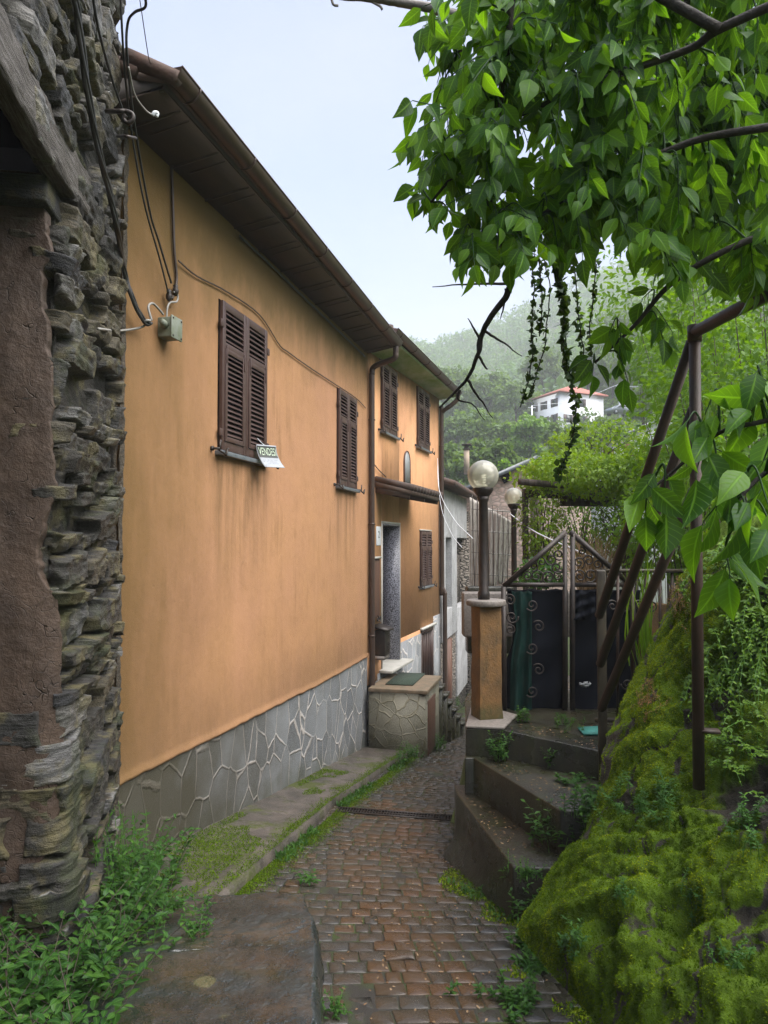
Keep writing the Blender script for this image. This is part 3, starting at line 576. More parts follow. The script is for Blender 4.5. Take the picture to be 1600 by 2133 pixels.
mb=MB(); wb(mb,F2,D0,D1,-.62,-.42,DZ0,DZ1); wb(mb,F2,D0+.0,D0+.06,-.42,-.36,DZ0,DZ1); wb(mb,F2,D1-.06,D1,-.42,-.36,DZ0,DZ1); wb(mb,F2,D0+.5,D0+.53,-.42,-.39,DZ0,DZ1); dr=mb.build('door',M['shutter'],H2,bevel=.004)
mb=MB(); mb.lathe(fp(F2,D1-.12,-.36,-1.05),[(.0,0),(.03,.0),(.03,.03),(.0,.03)],10); mb.build('handle',M['iron'],dr)
mb=MB(); wb(mb,F2,D1-.03,D1-.002,-.42,.012,DZ0,DZ1-.03); wb(mb,F2,D0+.002,D0+.03,-.42,.012,DZ0,DZ1-.03); wb(mb,F2,D0+.002,D1-.002,-.42,.012,DZ1-.03,DZ1-.002); mb.build('door_lining',M['granite'],H2)
mb=MB(); wb(mb,F2,D0-.025,D0+.004,-.05,.018,DZ0,DZ1+.02); wb(mb,F2,D1-.004,D1+.02,-.05,.018,DZ0,DZ1+.02); wb(mb,F2,D0-.025,D1+.02,-.05,.0185,DZ1,DZ1+.035); mb.build('door_surround',M['marble'],H2)
mb=MB(); wb(mb,F2,D0-.14,D1+.16,-.42,.23,DZ0-.05,DZ0-.005); mb.build('door_sill',M['marble'],H2,bevel=.006)
window(H2,F2,.68,1.56,1.93,3.12); window(H2,F2,3.05,4.0,1.97,3.19); window(H2,F2,3.28,4.16,-.9,.23,small=True)
mb=MB(); wb(mb,F2,3.24,4.2,-.01,.03,.245,.27); mb.build('lintel_strip',M['marble'],H2)
mb=MB(); wb(mb,F2,3.36,4.4,-.28,-.06,-3.0,-1.8); 
for k in range(7): s_=3.44+k*.145; wb(mb,F2,s_,s_+.05,-.06,-.03,-2.95,-1.88)
for q in ((3.36,3.44,-3,-1.8),(4.32,4.4,-3,-1.8),(3.36,4.4,-1.9,-1.8)): wb(mb,F2,q[0],q[1],-.1,.012,q[2],q[3])
mb.build('cellar_door',M['shutter'],H2)
mb=MB(); wb(mb,F2,3.3,4.5,-.02,.06,-1.8,-1.755); mb.build('cellar_lintel',M['marble'],H2)
# arched niche
mb=MB(); c=2.28; w=.20; zl=1.09; zs_=1.53; arc=[(c-w,zl)]+[(c+w*math.cos(a),zs_+w*1.15*math.sin(a)) for a in np.linspace(math.pi,0,13)]+[(c+w,zl)]
k=len(arc); mb.add([fp(F2,a,.004,z) for a,z in arc]+[fp(F2,a,.022,z) for a,z in arc],[list(range(k))[::-1],list(range(k,2*k))]+[[i,(i+1)%k,k+(i+1)%k,k+i] for i in range(k)]); nic=mb.build('niche_cover',M['greyplastic'],H2)
mb=MB(); mb.tube([fp(F2,a,.02,z) for a,z in arc],.014,6); mb.build('frame',M['wood'],nic)
# eaves: sloping plastered cornice green with algae
ea,eb=.02,SE+.1; zw0,zw1=3.12,3.30
mb=MB(); wo=.40
mb.hexa([fp(F2,ea,-.05,zw0-.005),fp(F2,ea,wo,3.30),fp(F2,eb,wo,3.35),fp(F2,eb,-.05,zw1-.005),fp(F2,ea,-.05,3.52),fp(F2,ea,wo,3.345),fp(F2,eb,wo,3.395),fp(F2,eb,-.05,3.55)])
mb.build('soffit',M['soffit_green'],H2,bevel=.01)
gutter(H2,fp(F2,ea-.12,wo+.07,3.43),fp(F2,eb+.05,wo+.03,3.46),.082,1)
mb=MB(); mb.hexa([fp(F2,ea-.12,wo+.05,3.42),fp(F2,eb+.05,wo+.05,3.46),fp(F2,eb+.05,-4,4.75),fp(F2,ea-.12,-4,4.7),fp(F2,ea-.12,wo+.05,3.47),fp(F2,eb+.05,wo+.05,3.51),fp(F2,eb+.05,-4,4.8),fp(F2,ea-.12,-4,4.75)])
for q in range(26): s_=ea-.07+q*.2; mb.tube([fp(F2,s_,wo+.03,3.455),fp(F2,s_,-3.,4.52)],.06,8)
mb.build('roof',M['tile'],H2)
zp=fz(16.4)
downpipe(H2,[fp(F2,SE+.05,wo+.03,3.42),fp(F2,SE+.04,wo+.02,3.28),fp(F2,SE+.0,.28,3.14),fp(F2,SE-.02,.08,2.99),fp(F2,SE-.02,.062,2.8),fp(F2,SE-.02,.062,-.9),fp(F2,SE-.02,.062,-1.02),fp(F2,SE,.12,-1.16),fp(F2,SE,.12,-1.4),fp(F2,SE,.12,zp+.1)],.052,[fp(F2,SE-.02,.062,z) for z in (2.2,.6)])
# canopy over the door
mb=MB(); s0,s1=.36,2.5; pr=.62
for q in range(11):
    s_=s0+.04+q*(s1-s0-.08)/10; P=[fp(F2,s_,0,1.07),fp(F2,s_,pr+.05,.90)]; mb.tube(P,[.05,.06],10)
wb(mb,F2,s0,s1,0,.02,1.0,1.1); M['darktile']=simple('dark_old_tile',(.09,.055,.042),(.04,.03,.026),9,.8,.4,.01,40); aw=mb.build('canopy',M['darktile'],H2)
mb=MB(); mb.hexa([fp(F2,s0,0,.93),fp(F2,s0,pr,.79),fp(F2,s1,pr,.79),fp(F2,s1,0,.93),fp(F2,s0,0,1.02),fp(F2,s0,pr,.86),fp(F2,s1,pr,.86),fp(F2,s1,0,1.02)])
for s_ in (s0+.06,1.4,s1-.1): mb.bar(fp(F2,s_,0,.88),fp(F2,s_,pr-.03,.77),.07,.09)
mb.build('canopy_frame',M['soffit'],aw)
# gas meter flap, number plate and mailbox
mb=MB(); wb(mb,F2,.12,.56,.0,.02,-1.25,-.28); wb(mb,F2,.52,.56,.02,.026,-1.25,-.28); mb.build('meter_door',M['wood'],H2,bevel=.004)
mb=MB(); wb(mb,F2,.08,.60,-.0,.05,-.27,-.235); mb.build('meter_hood',M['marble'],H2)
pt_=thing('number_plate','small pale house number plate left of the door','number plate',fp(F2,.53,.01,.1))
mb=MB(); wb(mb,F2,.42,.66,.002,.014,-.05,.27); mb.build('plate',M['paper'],pt_,bevel=.002)
def text(body,size,pos,xdir,ydir,mat,name,par,ext=.002):
    cu=bpy.data.curves.new('txt','FONT'); cu.body=body; cu.size=size; cu.extrude=ext; cu.align_x='CENTER'; cu.align_y='CENTER'
    ob=bpy.data.objects.new('txt',cu); COL.objects.link(ob); bpy.context.view_layer.update()
    me=bpy.data.meshes.new_from_object(ob.evaluated_get(bpy.context.evaluated_depsgraph_get())); bpy.data.objects.remove(ob)
    xd=np.array(xdir);yd=np.array(ydir); zd=np.cross(xd,yd); V=np.array([v.co for v in me.vertices]); Wd=np.array(pos)+V[:,:1]*xd+V[:,1:2]*yd+V[:,2:]*zd-rootloc(par)
    me.vertices.foreach_set('co',Wd.astype(np.float32).ravel()); me.materials.clear(); me.materials.append(mat); o=lk(bpy.data.objects.new(name,me)); o.parent=par; return o
text('2',.17,fp(F2,.54,.016,.13),U2,np.array([0,0,1.]),M['slate'],'numeral',pt_)
mbx=thing('mailbox','black wrought mailbox beside the door behind the brown downpipe','mailbox',fp(F2,.4,.06,-1.9))
mb=MB(); wb(mb,F2,.30,.58,.02,.20,-1.86,-1.45); mb.build('box',M['iron'],mbx,bevel=.006)
mb=MB(); mb.hexa([fp(F2,.26,.0,-1.40),fp(F2,.26,.25,-1.46),fp(F2,.62,.25,-1.46),fp(F2,.62,.0,-1.40),fp(F2,.26,.0,-1.36),fp(F2,.26,.25,-1.43),fp(F2,.62,.25,-1.43),fp(F2,.62,.0,-1.36)]); mb.build('lid',M['iron'],mbx)
mb=MB(); wb(mb,F2,.28,.60,-.02,.18,-1.93,-1.87); mb.build('bracket',M['capstone'],mbx)
def scroll(c,x,y,r,turns=1.6,n=40,sgn=1,r0=.15):
    t_=np.linspace(0,1,n); rr=r*(r0+(1-r0)*t_); an_=sgn*turns*2*math.pi*t_
    return np.array(c)+np.outer(rr*np.cos(an_),x)+np.outer(rr*np.sin(an_),y)
Zv=np.array([0,0,1.])
for zz,sg in ((-1.55,1),(-1.68,-1),(-1.78,1)): mb=MB(); mb.tube(scroll(fp(F2,.44,.215,zz),U2,Zv,.055,1.4,20,sg),.006,5); mb.build('scroll',M['iron'],mbx)
for a_,sg in ((.38,1),(.5,-1)): mb=MB(); mb.tube(scroll(fp(F2,a_,.05,-1.27),U2,Zv,.055,1.3,20,sg),.009,5); mb.build('scroll',M['iron'],mbx)
# stoop with steps running down the lane
st=thing('stoop','stone clad stoop with green doormat, side door and steps below the canopy door','stoop',(-2.5,11.6,-3.3))
X0=-3.05; X1=-2.13; ya,yb=10.97+.1,12.35
mb=MB(); mb.prism([(X0,ya),(X1-.02,ya),(X1-.02,yb),(X0,yb)],-4.,-2.35); mb.build('base',M['crazy2'],st)
mb=MB(); mb.prism([(X0,ya-.03),(X1+.02,ya-.03),(X1+.02,yb+.02),(X0,yb+.02)],-2.348,-2.29); mb.build('top_slab',simple('worn_travertine',(.22,.155,.10),(.12,.10,.065),9,.6,.4,.01,40),st,bevel=.006)
mb=MB(); mb.prism([(X1-.04,ya+.22),(X1-.005,ya+.22),(X1-.005,ya+.85),(X1-.04,ya+.85)],-3.35,-2.5); sdr=mb.build('side_door',M['wood'],st,bevel=.004)
for k in range(6):
    mb=MB(); y_=yb+.02+k*.32; z_=-2.29-.2*(k+1); mb.prism([(X0+.2,y_),(X1+.03+.03*k,y_),(X1+.03+.03*k,y_+.36),(X0+.2,y_+.36)],z_-.05,z_); mb.prism([(X0+.2,y_+.03),(X1+.0+.03*k,y_+.03),(X1+.0+.03*k,y_+.32),(X0+.2,y_+.32)],-4.6,z_-.05); mb.build('step',M['step'],st)
mb=MB(); P=[onZ(a,b,-2.283) for a,b in ((803,1426),(860,1428),(886,1404),(832,1402))]; mb.hexa(P+[p+np.array([0,0,.014]) for p in P]); mb.build('doormat',M['mat'],base=P[0],label='green doormat lying on top of the stoop',cat='doormat')
# ---- grey rough-cast house further down
H3=thing('grey_house','grey rough cast house with two narrow openings beyond the ochre houses','house',(-2.9,18.6,-3.6))
F3=(np.array([-2.78,16.42,0]),np.array([.0,1.,0]),np.array([1.,0,0]))
mb=MB()
def g3(a,b,z0,z1): wb(mb,F3,a,b,-.35,0,z0,z1)
g3(0,.55,-2.3,1.25); g3(.55,1.5,.12,1.25); g3(.55,1.5,-2.3,-1.6); g3(1.5,2.35,-2.3,1.25); g3(2.35,4.3,.12,1.25); g3(2.35,4.3,-4.,-1.7)
wb(mb,F3,.5,1.55,-.4,-.3,-1.7,.2); wb(mb,F3,0,4.4,-4,-.6,-4.5,1.2); mb.build('wall',M['grey_render'],H3,bevel=.01)
mb=MB(); wb(mb,F3,2.35,4.28,-.5,-.2,-1.7,-.35); wb(mb,F3,4.3,5.2,-.5,.05,-4.5,.9); mb.build('rubble_filling',M['rubble'],H3)
mb=MB(); wb(mb,F3,-.0,4.3,-.3,-.05,-4.8,-2.3); mb.build('rubble_base',M['rubble'],H3)
mb=MB(); mb.hexa([fp(F3,-.1,.3,1.28),fp(F3,4.9,.3,1.22),fp(F3,4.9,-4,2.6),fp(F3,-.1,-4,2.6),fp(F3,-.1,.3,1.34),fp(F3,4.9,.3,1.28),fp(F3,4.9,-4,2.66),fp(F3,-.1,-4,2.66)])
for q in range(26): s_=-.05+q*.19; mb.tube([fp(F3,s_,.33,1.345-.002*q),fp(F3,s_,-3,2.4)],.07,8)
mb.build('roof',M['tile'],H3)
mb=MB(); wb(mb,F3,1.0,1.35,-.3,.02,-4.5,-2.35); mb.build('door',M['wood'],H3)

# ---- old stone building on the left with its dark doorway
WO=np.array([-3.06,4.44,0]); WU=np.array([.407,-.9135,0]); WN=np.array([.9135,.407,0]); FL=(WO,WU,WN)
OLD=thing('stone_building','old schist stone building with weathered timber lintel over a dark doorway','stone building',fp(FL,.9,-.3,-2.5))
JS=1.46
nu,nv=300,950; ug=np.linspace(.0,3.0,nu); vg=np.linspace(-2.7,4.9,nv); U_,V_=np.meshgrid(ug,vg,indexing='ij')
Wd=.02*fbm(np.stack([U_*9,V_*14,0*U_],-1),4,3)-.045; TN=np.full_like(U_,.08)+.1*vnoise(np.stack([U_*7,V_*7,0*U_],-1))
v=-2.75; rs=random.Random(11)
while v<4.9:
    h=rs.choice([.05,.07,.09,.12,.16,.2])*(1 if v<2 else .8); uu=-.1-rs.random()*.2
    while uu<3.1:
        ln=h*rs.uniform(1.1,3.6)+.05; keep=.93 if v<.6 else .55
        if rs.random()<keep:
            cu,cv=uu+ln/2,v+h/2+rs.uniform(-.02,.02); pr_=rs.uniform(0.,.075)*(1 if v<.8 else .6); tlt=rs.uniform(-.18,.12); sk_=rs.uniform(-.4,.4)
            m_=(np.abs(U_-cu)<ln*.62)&(np.abs(V_-cv)<h*.85)
            if m_.any():
                a=(U_[m_]-cu)/(ln/2)+ .22*vnoise(np.stack([U_[m_]*11,V_[m_]*14,np.full(m_.sum(),uu*7)],-1),5); b=(V_[m_]-cv-tlt*(U_[m_]-cu))/(h/2)+.3*vnoise(np.stack([U_[m_]*12,V_[m_]*11,np.full(m_.sum(),v*5)],-1),9)
                d_=1-np.maximum(np.abs(a)**3,np.abs(b)**4); prof=np.clip(d_*3.,0,1)
                strat=.009*vnoise(np.stack([U_[m_]*4,(V_[m_]-tlt*U_[m_])*30,np.full(m_.sum(),uu*3)],-1),2)+.012*fbm(np.stack([U_[m_]*18,V_[m_]*30,0*U_[m_]],-1),3,6)
                val=(pr_+.02+strat+sk_*.02*b+.012*b)*prof-.05*(1-prof)
                cur=Wd[m_]; up_=(val>cur)&(prof>.02); cur[up_]=val[up_]; Wd[m_]=cur; tt=TN[m_]; tt[up_]=rs.choice([.2,.3,.35,.45,.55,.6,.7,.75,.85,.92,1.]); TN[m_]=tt
        uu+=ln+rs.uniform(.004,.03)
    v+=h*1.02
bat=.10*np.clip(-V_-.2,0,3)*.25+.02*np.sin(U_*3+V_)
Wd=Wd+bat-.02
Wd=Wd*np.clip((U_+.0)/.10,0,1)-.06*(1-np.clip(U_/.08,0,1))
LB=1.80 # lintel underside
idx=np.arange(nu*nv).reshape(nu,nv); q=np.stack([idx[:-1,:-1],idx[1:,:-1],idx[1:,1:],idx[:-1,1:]],-1)
P=WO+U_[...,None]*WU+Wd[...,None]*WN; P[...,2]=V_
mb=MB(); km=(V_>LB-.02)[:-1,:-1]; mb.add(P.reshape(-1,3),q[km].reshape(-1,4),0,np.clip(TN,0,1).ravel())
dc=np.clip(U_-JS+.04,0,9); th_=np.clip(dc/.10,0,1)*math.pi/2        # the courses turn into the doorway over a rounded corner
s_c=np.minimum(U_,JS-.04)+.06*np.sin(th_); o_c=-.06*(1-np.cos(th_))-np.maximum(0,dc-.10); nx_=np.sin(th_)[...,None]*WU+np.cos(th_)[...,None]*WN
P=WO+s_c[...,None]*WU+o_c[...,None]*WN+Wd[...,None]*nx_; P[...,2]=V_
km=((V_<LB+.05)&(U_<JS+.6))[:-1,:-1]; mb.add(P.reshape(-1,3),q[km].reshape(-1,4),0,np.clip(TN,0,1).ravel()); mb.build('wall',M['schist'],OLD,smooth=True)
# plaster left on the jamb, its torn edge wandering over the corner stones
ni,nj=90,420; P=np.zeros((ni,nj,3)); zz=np.linspace(-2.7,LB+.05,nj); k0=.02+.16*fbm(np.stack([0*zz,zz*2.3,0*zz],-1),6,21)+.05*np.clip(zz-.5,0,2)
for i in range(ni):
    k=k0+(i/(ni-1))**1.5*1.6; a=np.clip((k+.04)/.12,0,1)*math.pi/2
    s_=np.minimum(JS+k,JS-.04)+.06*np.sin(a)+.045*np.sin(a); o_=-.06*(1-np.cos(a))-np.maximum(0,k-.08)+.045*np.cos(a)
    if i<3: s_=s_-(.06,.03,.008)[i]*np.sin(a); o_=o_-(.06,.03,.008)[i]*np.cos(a)
    pt=WO+s_[:,None]*WU+o_[:,None]*WN; pt[:,2]=zz; P[i]=pt
dn=.05*fbm(np.stack([P[...,0]*3,P[...,1]*3,P[...,2]*2.0],-1),6,31); P[3:]+=.7*dn[3:][...,None]*WU; mb=MB(); mb.grid(P); mb.build('jamb',M['jamb'],OLD,smooth=True)
mb=MB(); wb(mb,FL,JS+.02,4.5,-4.2,-4.0,-2.7,3); wb(mb,FL,JS+.0,4.6,-4,-.10,LB+.2,LB+.3); wb(mb,FL,JS-.2,JS+.05,-4.1,-1.5,-2.7,LB+.4); wb(mb,FL,JS-.45,JS-.2,-4.1,-.12,-2.7,LB+.4); wb(mb,FL,4.3,4.5,-4,.0,-2.7,LB+.4); wb(mb,FL,JS-.2,4.5,-4.,-.05,-2.75,-2.55); mb.build('dark_interior',M['dark'],OLD)  # room surfaces coloured near black, shade put into the colour
# lintel beam
n1,n2=140,28; P=np.zeros((n1,n2+1,3)); sg=np.linspace(JS-.42,3.2,n1)
for i,s_ in enumerate(sg):
    for j in range(n2+1):
        a=2*math.pi*j/n2; cx=math.copysign(abs(math.cos(a))**.35,math.cos(a))*.055; cz=math.copysign(abs(math.sin(a))**.35,math.sin(a))*.125
        sk=.03*math.sin(s_*2.1); P[i,j]=fp(FL,s_,.0+cx-.03,LB+.13+cz+sk+ (.05*max(0,JS-.05-s_)))
nz=fbm(np.stack([P[...,0]*2+P[...,1]*2,P[...,2]*30,(P[...,0]-P[...,1])*10],-1),4,41); P+=.012*nz[...,None]*WN+np.array([0,0,.010])*nz[...,None]; P[:,-1]=P[:,0]
mb=MB(); mb.grid(P,flip=True); mb.add(P[0,:-1],[list(range(n2))]); mb.build('lintel',M['beam'],OLD,smooth=True)
mb=MB(); wb(mb,FL,JS-.16,JS+.16,-.4,-.05,LB-.13,LB+.0); mb.build('bearing_stone',M['schist'],OLD,bevel=.012)
# ================================================================== garden side: steps, pillar, gate, rails
def tn(o,c,l): return setp(o,l,c)
def zq(x,y,z): p=onZ(x,y,z); return (p[0],p[1])
ST=thing('concrete_steps','dark wet concrete steps climbing from the lane to the iron gate','steps',(-.3,5.6,-2.6))
Z1,Z2,Z3=-2.13,-1.825,-1.59
a1,b1=zq(951,1652,Z1),zq(1068,1805,Z1); a2,b2=zq(987,1578,Z2),zq(1167,1688,Z2); a3,b3=zq(1050,1520,Z3),zq(1247,1563,Z3)
mb=MB(); mb.prism([a1,b1,(.3,5.0),(.9,6.4),(-.75,6.45),(-.98,6.40)],-2.75,Z1); mb.build('step',M['step'],ST,bevel=.012)
p2=zq(968,1579,Z2); mb=MB(); mb.prism([p2,a2,b2,(.6,5.2),(1.2,6.6),(-.75,6.7),(-.93,6.9)],-2.7,Z2); mb.build('step',M['step'],ST,bevel=.012)
p3=zq(970,1517,Z3); mb=MB(); mb.prism([p3,a3,b3,(1.3,5.7),(2.0,9.),(-1.05,9.),(-1.02,7.4)],-2.7,Z3-.003); mb.build('landing',M['step'],ST,bevel=.010)
mb=MB(); mb.prism([(p3[0]+.0,p3[1]-.0),(a3[0],a3[1]-.004),(a3[0]+.08,a3[1]+.5),(p3[0]-.06,p3[1]+.9)],Z3-.0,Z3+.02); mb.build('edge_slab',M['capstone'],ST,bevel=.004)
mb=MB() # flared mortar foot of the lowest step
fa=onG(936,1768,PZ); P=[]
for t_ in np.linspace(0,1,20):
    x=a1[0]+(b1[0]-a1[0])*t_; y=a1[1]+(b1[1]-a1[1])*t_; g=fz(y)+PZ; w_=.11*(1-t_)+.03
    P.append([(x+.01,y,Z1-.10),(x-.006,y-.004,Z1-.2-.1*(1-t_)),(x-.35*w_,y-.2*w_,g+.09*(1-t_)+.03),(x-w_,y-.5*w_,g-.03)])
P=np.array(P); P+=.012*fbm(P*8,3)[...,None]; mb.grid(P,flip=True); mb.grid(np.array([[P[0,k],(a1[0]+.0,a1[1]+.25,P[0,k,2])] for k in range(4)])); mb.build('mortar_foot',M['step'],ST,smooth=True)

def lamp(loc,zg,rg,rp,zb,label,group='globe lamps on dark posts'):
    L=thing('globe_lamp',label,'lamp',(loc[0],loc[1],zb),group)
    mb=MB(); n=12; mb.lathe((loc[0],loc[1],0),[(rp*1.25,zb),(rp*1.25,zb+.06),(rp,zb+.08),(rp*.94,zg-rg-.10),(rp*1.15,zg-rg-.085),(rp*1.3,zg-rg-.05)],n); mb.build('post',M['iron'],L)
    mb=MB(); mb.lathe((loc[0],loc[1],zg-rg),[(rp*1.2,-.05),(rp*1.9,-.012),(rp*2.15,.012),(rp*2.15,.03),(rp*1.7,.036)],8); mb.build('collar',M['iron'],L)
    mb=MB(); A_=np.linspace(-math.pi/2*.87,math.pi/2,22); mb.lathe((loc[0],loc[1],zg),[(max(.001,rg*math.cos(a)),rg*math.sin(a)) for a in A_],32,cap=False); mb.build('globe',M['globe'],L,smooth=True)
    mb=MB(); mb.lathe((loc[0],loc[1],zg-rg),[(.3*rg,.03),(.3*rg,.35*rg),(.24*rg,.4*rg)],14)
    tt=np.linspace(0,1,70); mb.tube(np.stack([loc[0]+.14*rg*np.cos(tt*26),loc[1]+.14*rg*np.sin(tt*26),zg-rg+rg*(.42+tt*.62)],-1),.05*rg,6); mb.build('bulb',M['bulb'],L,smooth=True); return L
pc=D(1014,1500,6.5); PL=thing('gate_pillar','ochre plastered gate pillar with round cap stone carrying a globe lamp','pillar',(pc[0],pc[1],Z3))
pw=.104; ax=unit(np.array([RT[0],RT[1]])*1+np.array([FW[0],FW[1]])*.28); ay=np.array([-ax[1],ax[0]])
def pq(a,b): return (pc[0]+ax[0]*a+ay[0]*b,pc[1]+ax[1]*a+ay[1]*b)
P=[];zz=np.linspace(Z3+.015,-.56,50); ring=[(-pw,-pw),(-pw*.5,-pw),(0,-pw),(pw*.5,-pw),(pw,-pw),(pw,-pw*.3),(pw,pw*.3),(pw,pw),(0,pw),(-pw,pw),(-pw,pw*.3),(-pw,-pw*.3)]
mb=MB(); P=np.array([[(*pq(a*(1.02+.05*max(0,(-1.35-z)*4)),b*(1.02+.05*max(0,(-1.35-z)*4))),z) for a,b in ring+ring[:1]] for z in zz]); nn_=.012*fbm(P*np.array([9,9,5]),4)[...,None]; nn_[:,-1]=nn_[:,0]; P=P+nn_*np.array([RT[0],RT[1],0]); mb.grid(P); mb.build('shaft',M['pillar'],PL,bevel=.012)
mb=MB(); mb.lathe((pc[0],pc[1],-.575),[(.155,0),(.178,.006),(.182,.03),(.178,.052),(.16,.058)],28); mb.build('cap',M['capstone'],PL,bevel=.003)
lamp((pc[0]-.02,pc[1]-.0),D(987,988,6.46)[2],.142,.043,-.517,'large globe lamp on the ochre gate pillar, wound with wire')
L2=D(1070,1035,11.2); lamp((L2[0],L2[1]),L2[2],.142,.044,-1.6,'smaller looking globe lamp beside the reed screen behind the gate')
# iron gate with netting: plane square to the way through
GD=6.85
def G(x,y,d=0): return D(x,y,GD+d)
GT=thing('iron_gate','dark iron double gate with peaked scrollwork top and dark netting','gate',G(1185,1500))
def leaf_frame(x0,x1,xp,yp):
    mb=MB(); mb.bar(G(x0,1222),G(x0+2,1495),.045); mb.bar(G(x1,1112),G(x1,1495),.045); mb.bar(G(x0,1218),G(x1,1218),.04); mb.bar(G(x0,1488),G(x1,1488),.045); mb.bar(G(x0,1222),G(xp,yp),.045); return mb
lf=leaf_frame(1049,1177,1180,1108).build('gate_leaf',M['iron'],GT); 
rf=leaf_frame(1318,1193,1188,1108).build('gate_leaf',M['iron'],GT)
def gsc(c,r,tr,sg,par,ph=0):
    mb=MB(); X_=RT*math.cos(ph)+Zv*math.sin(ph); Y_=-RT*math.sin(ph)+Zv*math.cos(ph); mb.tube(scroll(G(*c),X_,Y_,r,tr,36,sg),.008,6); mb.build('scroll',M['iron'],par)
for (x,y,r,tr,sg,ph) in ((1098,1200,.055,1.5,1,0),(1118,1200,.07,1.4,-1,1.5),(1143,1202,.065,1.6,1,.5),(1163,1200,.06,1.4,-1,2),(1128,1170,.055,1.5,1,1),(1148,1165,.06,1.5,-1,0),(1164,1155,.055,1.4,1,2.5),(1160,1182,.06,1.5,1,3),(1112,1180,.045,1.4,-1,.5)): gsc((x,y),r,tr,sg,lf,ph)
for (x,y,r,tr,sg,ph) in ((1208,1200,.065,1.5,1,0),(1230,1198,.07,1.5,-1,1),(1206,1172,.06,1.5,-1,2),(1226,1168,.055,1.4,1,.4),(1245,1176,.05,1.5,-1,2),(1255,1200,.06,1.5,1,.8),(1280,1204,.05,1.5,-1,1),(1212,1148,.04,1.3,1,0)): gsc((x,y),r,tr,sg,rf,ph)
for (x,y,r) in ((1062,1250,.06),(1066,1285,.065),(1063,1312,.05)): gsc((x,y),r,1.5,1,lf,y)
for k in range(5): mb=MB(); p=G(1108+(k%2)*14,1260+k*45,-.03); mb.tube(scroll(p,RT,Zv,.06,1.4,30,1 if k%2 else -1),.007,5); mb.build('scroll',M['iron'],lf)
def sheet(x0,x1,y0,y1,mat,name,par,d,left=None,n=40,sag=3):
    P=np.zeros((n,n,3))
    for i,a in enumerate(np.linspace(0,1,n)):
        for j,b in enumerate(np.linspace(0,1,n)):
            xl=x0 if left is None else np.interp(b,left[0],left[1]); y=y0+(y1-y0)*b+(1-b)*sag*abs(math.sin(a*math.pi*2.5))
            P[i,j]=G(xl+(x1-xl)*a,y,d+.03*math.sin(a*11+b*2)*(.3+b*.5)+.012*math.sin(b*17+a*5))
    mb=MB(); mb.grid(P); o=mb.build(name,mat,par,smooth=True); s_=o.modifiers.new('thick','SOLIDIFY'); s_.thickness=.004; return o
sheet(1056,1183,1226,1494,M['net'],'netting',lf,.06,([0,.2,.3,.42,.55,1],[1056,1060,1068,1068,1055,1056]))
sheet(1064,1108,1230,1488,M['netgreen'],'netting_strip',lf,.005,([0,.3,.42,.6,1],[1066,1076,1070,1064,1062]))
sheet(1187,1335,1226,1494,M['net'],'netting',rf,.06)
sheet(1189,1240,1228,1292,M['net'],'netting_flap',rf,-.01)
# cable rope through the gate
# railing right of the gate
RL=thing('iron_railing','low iron railing with scrolls between the leaning pipes and the mossy wall','railing',D(1330,1500,6.0))
def Q(x,y,d=5.9): return D(x,y,d)
mb=MB(); mb.bar(Q(1240,1189),Q(1425,1189),.05,.03); mb.build('rail',M['rustpost'],RL); mb=MB(); mb.bar(Q(1240,1500),Q(1425,1500),.03); mb.build('rail',M['rustpost'],RL)
for x in (1287,1318,1346,1375,1400): mb=MB(); mb.bar(Q(x,1190),Q(x,1500),.022); mb.build('baluster',M['rust'],RL)
for x,y,sg in ((1276,1262,1),(1303,1262,-1),(1332,1262,1),(1358,1262,-1),(1280,1425,1),(1306,1425,-1)): mb=MB(); mb.tube(scroll(Q(x,y),RT,Zv,.05,1.5,30,sg),.008,6); mb.build('scroll',M['iron'],RL)
# ochre wall stub and dark shed wall behind the railing
mb=MB(); c=D(1362,1330,6.6); mb.box(c,(.11,.11,.32),ax=(RT,unit(np.array([FW[0],FW[1],0])),Zv)); mb.build('wall_stub',M['pillar'],base=D(1362,1410,6.6),label='short ochre wall stub seen between railing and moss',cat='wall stub',bevel=.01)
# leaning scaffold pipes, the upright and their post
SC=thing('pipe_frame','rusty steel pipe frame of one upright, a top rail and three leaning braces','pipe frame',D(1455,1600,3.85))
T0,T1=D(1447,692,3.75),D(1455,1602,3.75)
mb=MB(); mb.tube([T1-Zv*.1,T0+Zv*.02],.029,14); mb.build('upright',M['rust'],SC,smooth=True)
mb=MB(); mb.tube([T0,D(1545,640,3.3),D(1700,560,2.7)],.031,14); mb.build('top_rail',M['rust'],SC,smooth=True)
mb=MB(); mb.box(D(1475,1522,3.74),(.055,.03,.008)); mb.build('clamp_plate',M['rust'],SC)
mb=MB(); mb.tube([T0-Zv*.05,T0+Zv*.035],.036,14); mb.build('joint_collar',M['rust'],SC,smooth=True)
for (x0,y0),(x1,y1) in (((1441,712),(1248,1283)),((1445,852),(1250,1384)),((1446,1022),(1253,1476))):
    mb=MB(); mb.tube([D(x0,y0,3.78),D(x1,y1,5.0)],.029,12); mb.build('brace',M['rust'],SC,smooth=True)
mb=MB(); mb.bar(D(1252,1188,5.05),D(1257,1660,5.05),.062); mb.build('post',M['rustpost'],SC,bevel=.006)
